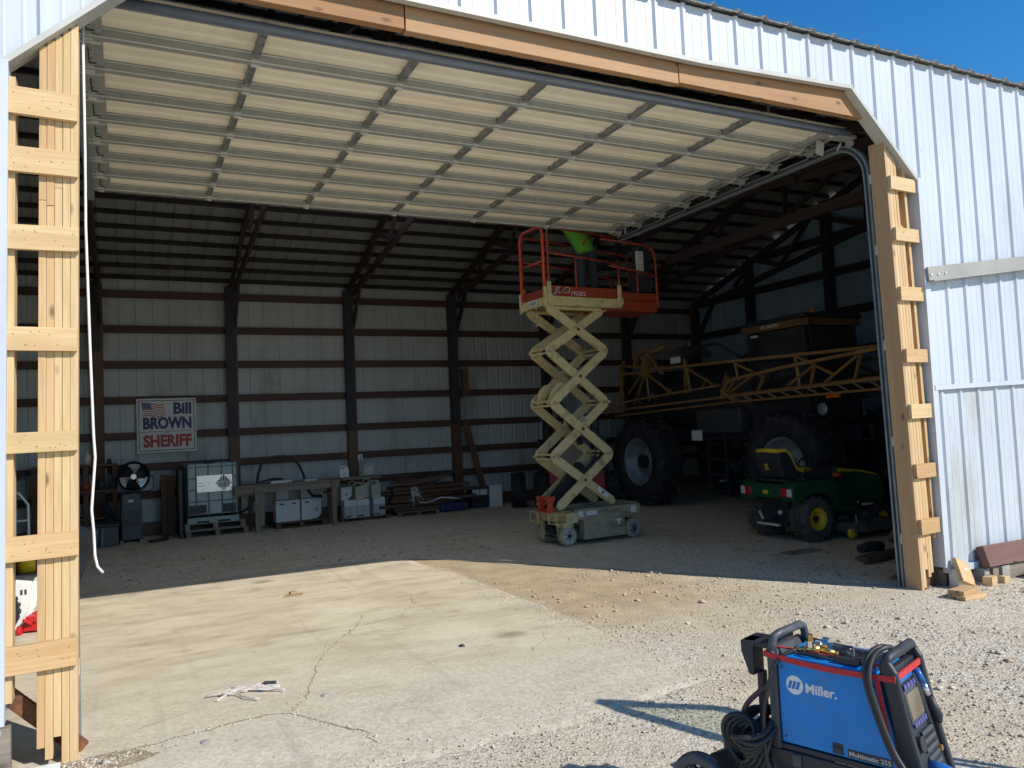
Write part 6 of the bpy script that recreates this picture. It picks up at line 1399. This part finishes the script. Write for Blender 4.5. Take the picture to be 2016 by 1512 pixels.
for k in range(9):
    c = V((-.115+.010*math.sin(k*2.1), .10+.012*k, z0+.055-.020*k)); a = .125+.012*math.sin(k*1.7); hh = .055+.022*k/2
    p = []
    for j in range(22):
        th = 6.2832*j/22; p.append((c.x-.01+(.085+.012*math.sin(k))*math.cos(th), c.y-.10+.06*k/9+.13*math.sin(th), c.z+.05*math.cos(th)+.05*math.cos(th-2.2)+.012*math.sin(3*th+k)))
    b.tube(p, .0115, 8, closed=True)
for k in range(4):
    p = [(-.19+.015*k+.075*math.cos(6.2832*j/20), -.03+.012*k+.02*math.sin(12.566*j/20), z0-.02-.012*k+.105*math.sin(6.2832*j/20)) for j in range(20)]; b.tube(p, .0115, 8, closed=True)
wdp('coiled_leads', b, 'hose')
hose(smooth([(-.03, .06, z0+.24), (-.09, .04, z0+.20), (-.16, .02, z0+.13), (-.185, .01, z0+.07), (-.17, .01, z0+.03)]), .012, 'hose_red')
# cylinder rack behind the machine
b = MB(); b.box((-.20, .06, z1-.005), (-.04, .20, z1+.02)); b.prism([(-.20, z1+.02), (-.20, z1-.03), (-.165, z1-.13), (-.14, z1-.13), (-.14, z1+.02)], .05, .15); b.box((-.09, .12, z1+.018), (-.04, .26, z1+.035)); b.box((-.145, .085, z0-.15), (-.115, .125, z1-.12)); b.prism([(-.20, z1-.04), (-.05, z1-.05), (-.05, z1+.02), (-.20, z1+.02)], .20, .206); wdp('cylinder_rack', b, 'black_metal', .008)
# cart
b = MB(); b.box((-.05, .0, z0-.03), (.56, WW, z0-.005)); b.box((-.05, -.01, z0-.10), (.58, .01, z0-.03)); b.box((-.05, WW-.01, z0-.10), (.58, WW+.01, z0-.03)); b.box((-.05, .0, .12), (.10, WW, z0-.03)); b.box((.10, .02, .12), (.56, WW-.02, .16)); b.box((.50, .0, .12), (.56, WW, z0-.03)); b.box((-.42, .03, .12), (-.05, WW-.03, .15)); b.prism([(-.42, .15), (-.28, .15), (-.2, .30), (-.26, .33), (-.36, .27), (-.42, .2)], -.005, .02); b.prism([(-.32, .15), (-.05, .15), (-.05, .29), (-.16, .28)], .02, .04); wdp('cart_frame', b, 'black_metal', .006)
b = MB(); b.cyl((.07, -.013, z0-.06), .016, .012, 'y', 10); b.box((.05, -.018, z0-.085), (.09, -.012, z0-.035)); wdp('cart_latch', b, 'dark_grey', .003)
for y in (-.085, WW+.085):
    w = ob('wheel', MB().lathe([(.105, -.025), (.135, -.028), (.15, -.018), (.152, 0), (.15, .018), (.135, .028), (.105, .025)], (0, 0, 0), 'y', 36), 'dark_grey', wd, loc=(-.36, y, .152)); r = MB()
    r.lathe([(.106, -.02), (.10, -.02), (.10, .02), (.106, .02)], (0, 0, 0), 'y', 30, closed=True); r.cyl((0, 0, 0), .03, .06, 'y', 14)
    for k in range(6): a = k*1.0472; r.bar((.02*math.cos(a), 0, .02*math.sin(a)), (.103*math.cos(a), 0, .103*math.sin(a)), .03, .018, (0, 1, 0))
    ob('rim', r, 'black_metal', w)
b = MB(); b.cyl((-.36, WW/2, .152), .012, WW+.2, 'y', 10); wdp('axle', b, 'galv')
for y in (.04, WW-.04):
    b = MB(); b.cyl((.46, y, .05), .05, .03, 'y', 20); b.box((.43, y-.025, .05), (.49, y+.025, .12), 1); wdp('caster', b, ['rubber', 'galv'])
# ---------------------------------------------------------------- daylight and camera
w = bpy.data.worlds.new('World'); sc.world = w; w.use_nodes = True
nt = w.node_tree; bg = nt.nodes['Background']
sky = nt.nodes.new('ShaderNodeTexSky'); sky.sky_type = 'NISHITA'; sky.sun_disc = False
SX3, SY3, EL = .517, -.856, R(37.4)
sky.sun_elevation = EL; sky.sun_rotation = math.atan2(SX3, SY3); sky.altitude = 400; sky.air_density = 1.0; sky.dust_density = .1; sky.ozone_density = 4.0
hs = nt.nodes.new('ShaderNodeHueSaturation'); hs.inputs['Saturation'].default_value = 1.32; hs.inputs['Value'].default_value = 1.1; nt.links.new(sky.outputs[0], hs.inputs['Color'])
nt.links.new(hs.outputs[0], bg.inputs[0]); bg.inputs[1].default_value = SKY
sun = bpy.data.lights.new('sun', 'SUN'); sun.energy = SUN; sun.angle = R(.53); sun.color = (1, .94, .84)
so = bpy.data.objects.new('sun', sun); col.objects.link(so)
dv = V((SX3*math.cos(EL), SY3*math.cos(EL), math.sin(EL))); so.rotation_euler = dv.to_track_quat('Z', 'Y').to_euler(); so.location = (6, -10, 9)
cam = bpy.data.cameras.new('camera'); co = bpy.data.objects.new('camera', cam); col.objects.link(co); sc.camera = co
r_ = V((.89469751, -.44447897, -.04421322)); u_ = V((.01608308, -.0668627, .99763255)); f_ = V((.4463829, .89329045, .0526733))
m = Matrix((( r_.x, u_.x, -f_.x, -.60676), (r_.y, u_.y, -f_.y, -5.27343), (r_.z, u_.z, -f_.z, 1.84300), (0, 0, 0, 1)))
co.matrix_world = m
cam.sensor_width = 36; cam.lens = 1534.7/2016*36; cam.clip_start = .05; cam.clip_end = 1000
sc.view_settings.view_transform = 'Standard'; sc.view_settings.look = 'None'; sc.view_settings.exposure = 0; sc.view_settings.gamma = 1
sc.render.engine = 'CYCLES'
sc.cycles.max_bounces = 10; sc.cycles.diffuse_bounces = 6; sc.cycles.glossy_bounces = 4; sc.cycles.transmission_bounces = 6
sc.cycles.use_denoising = True
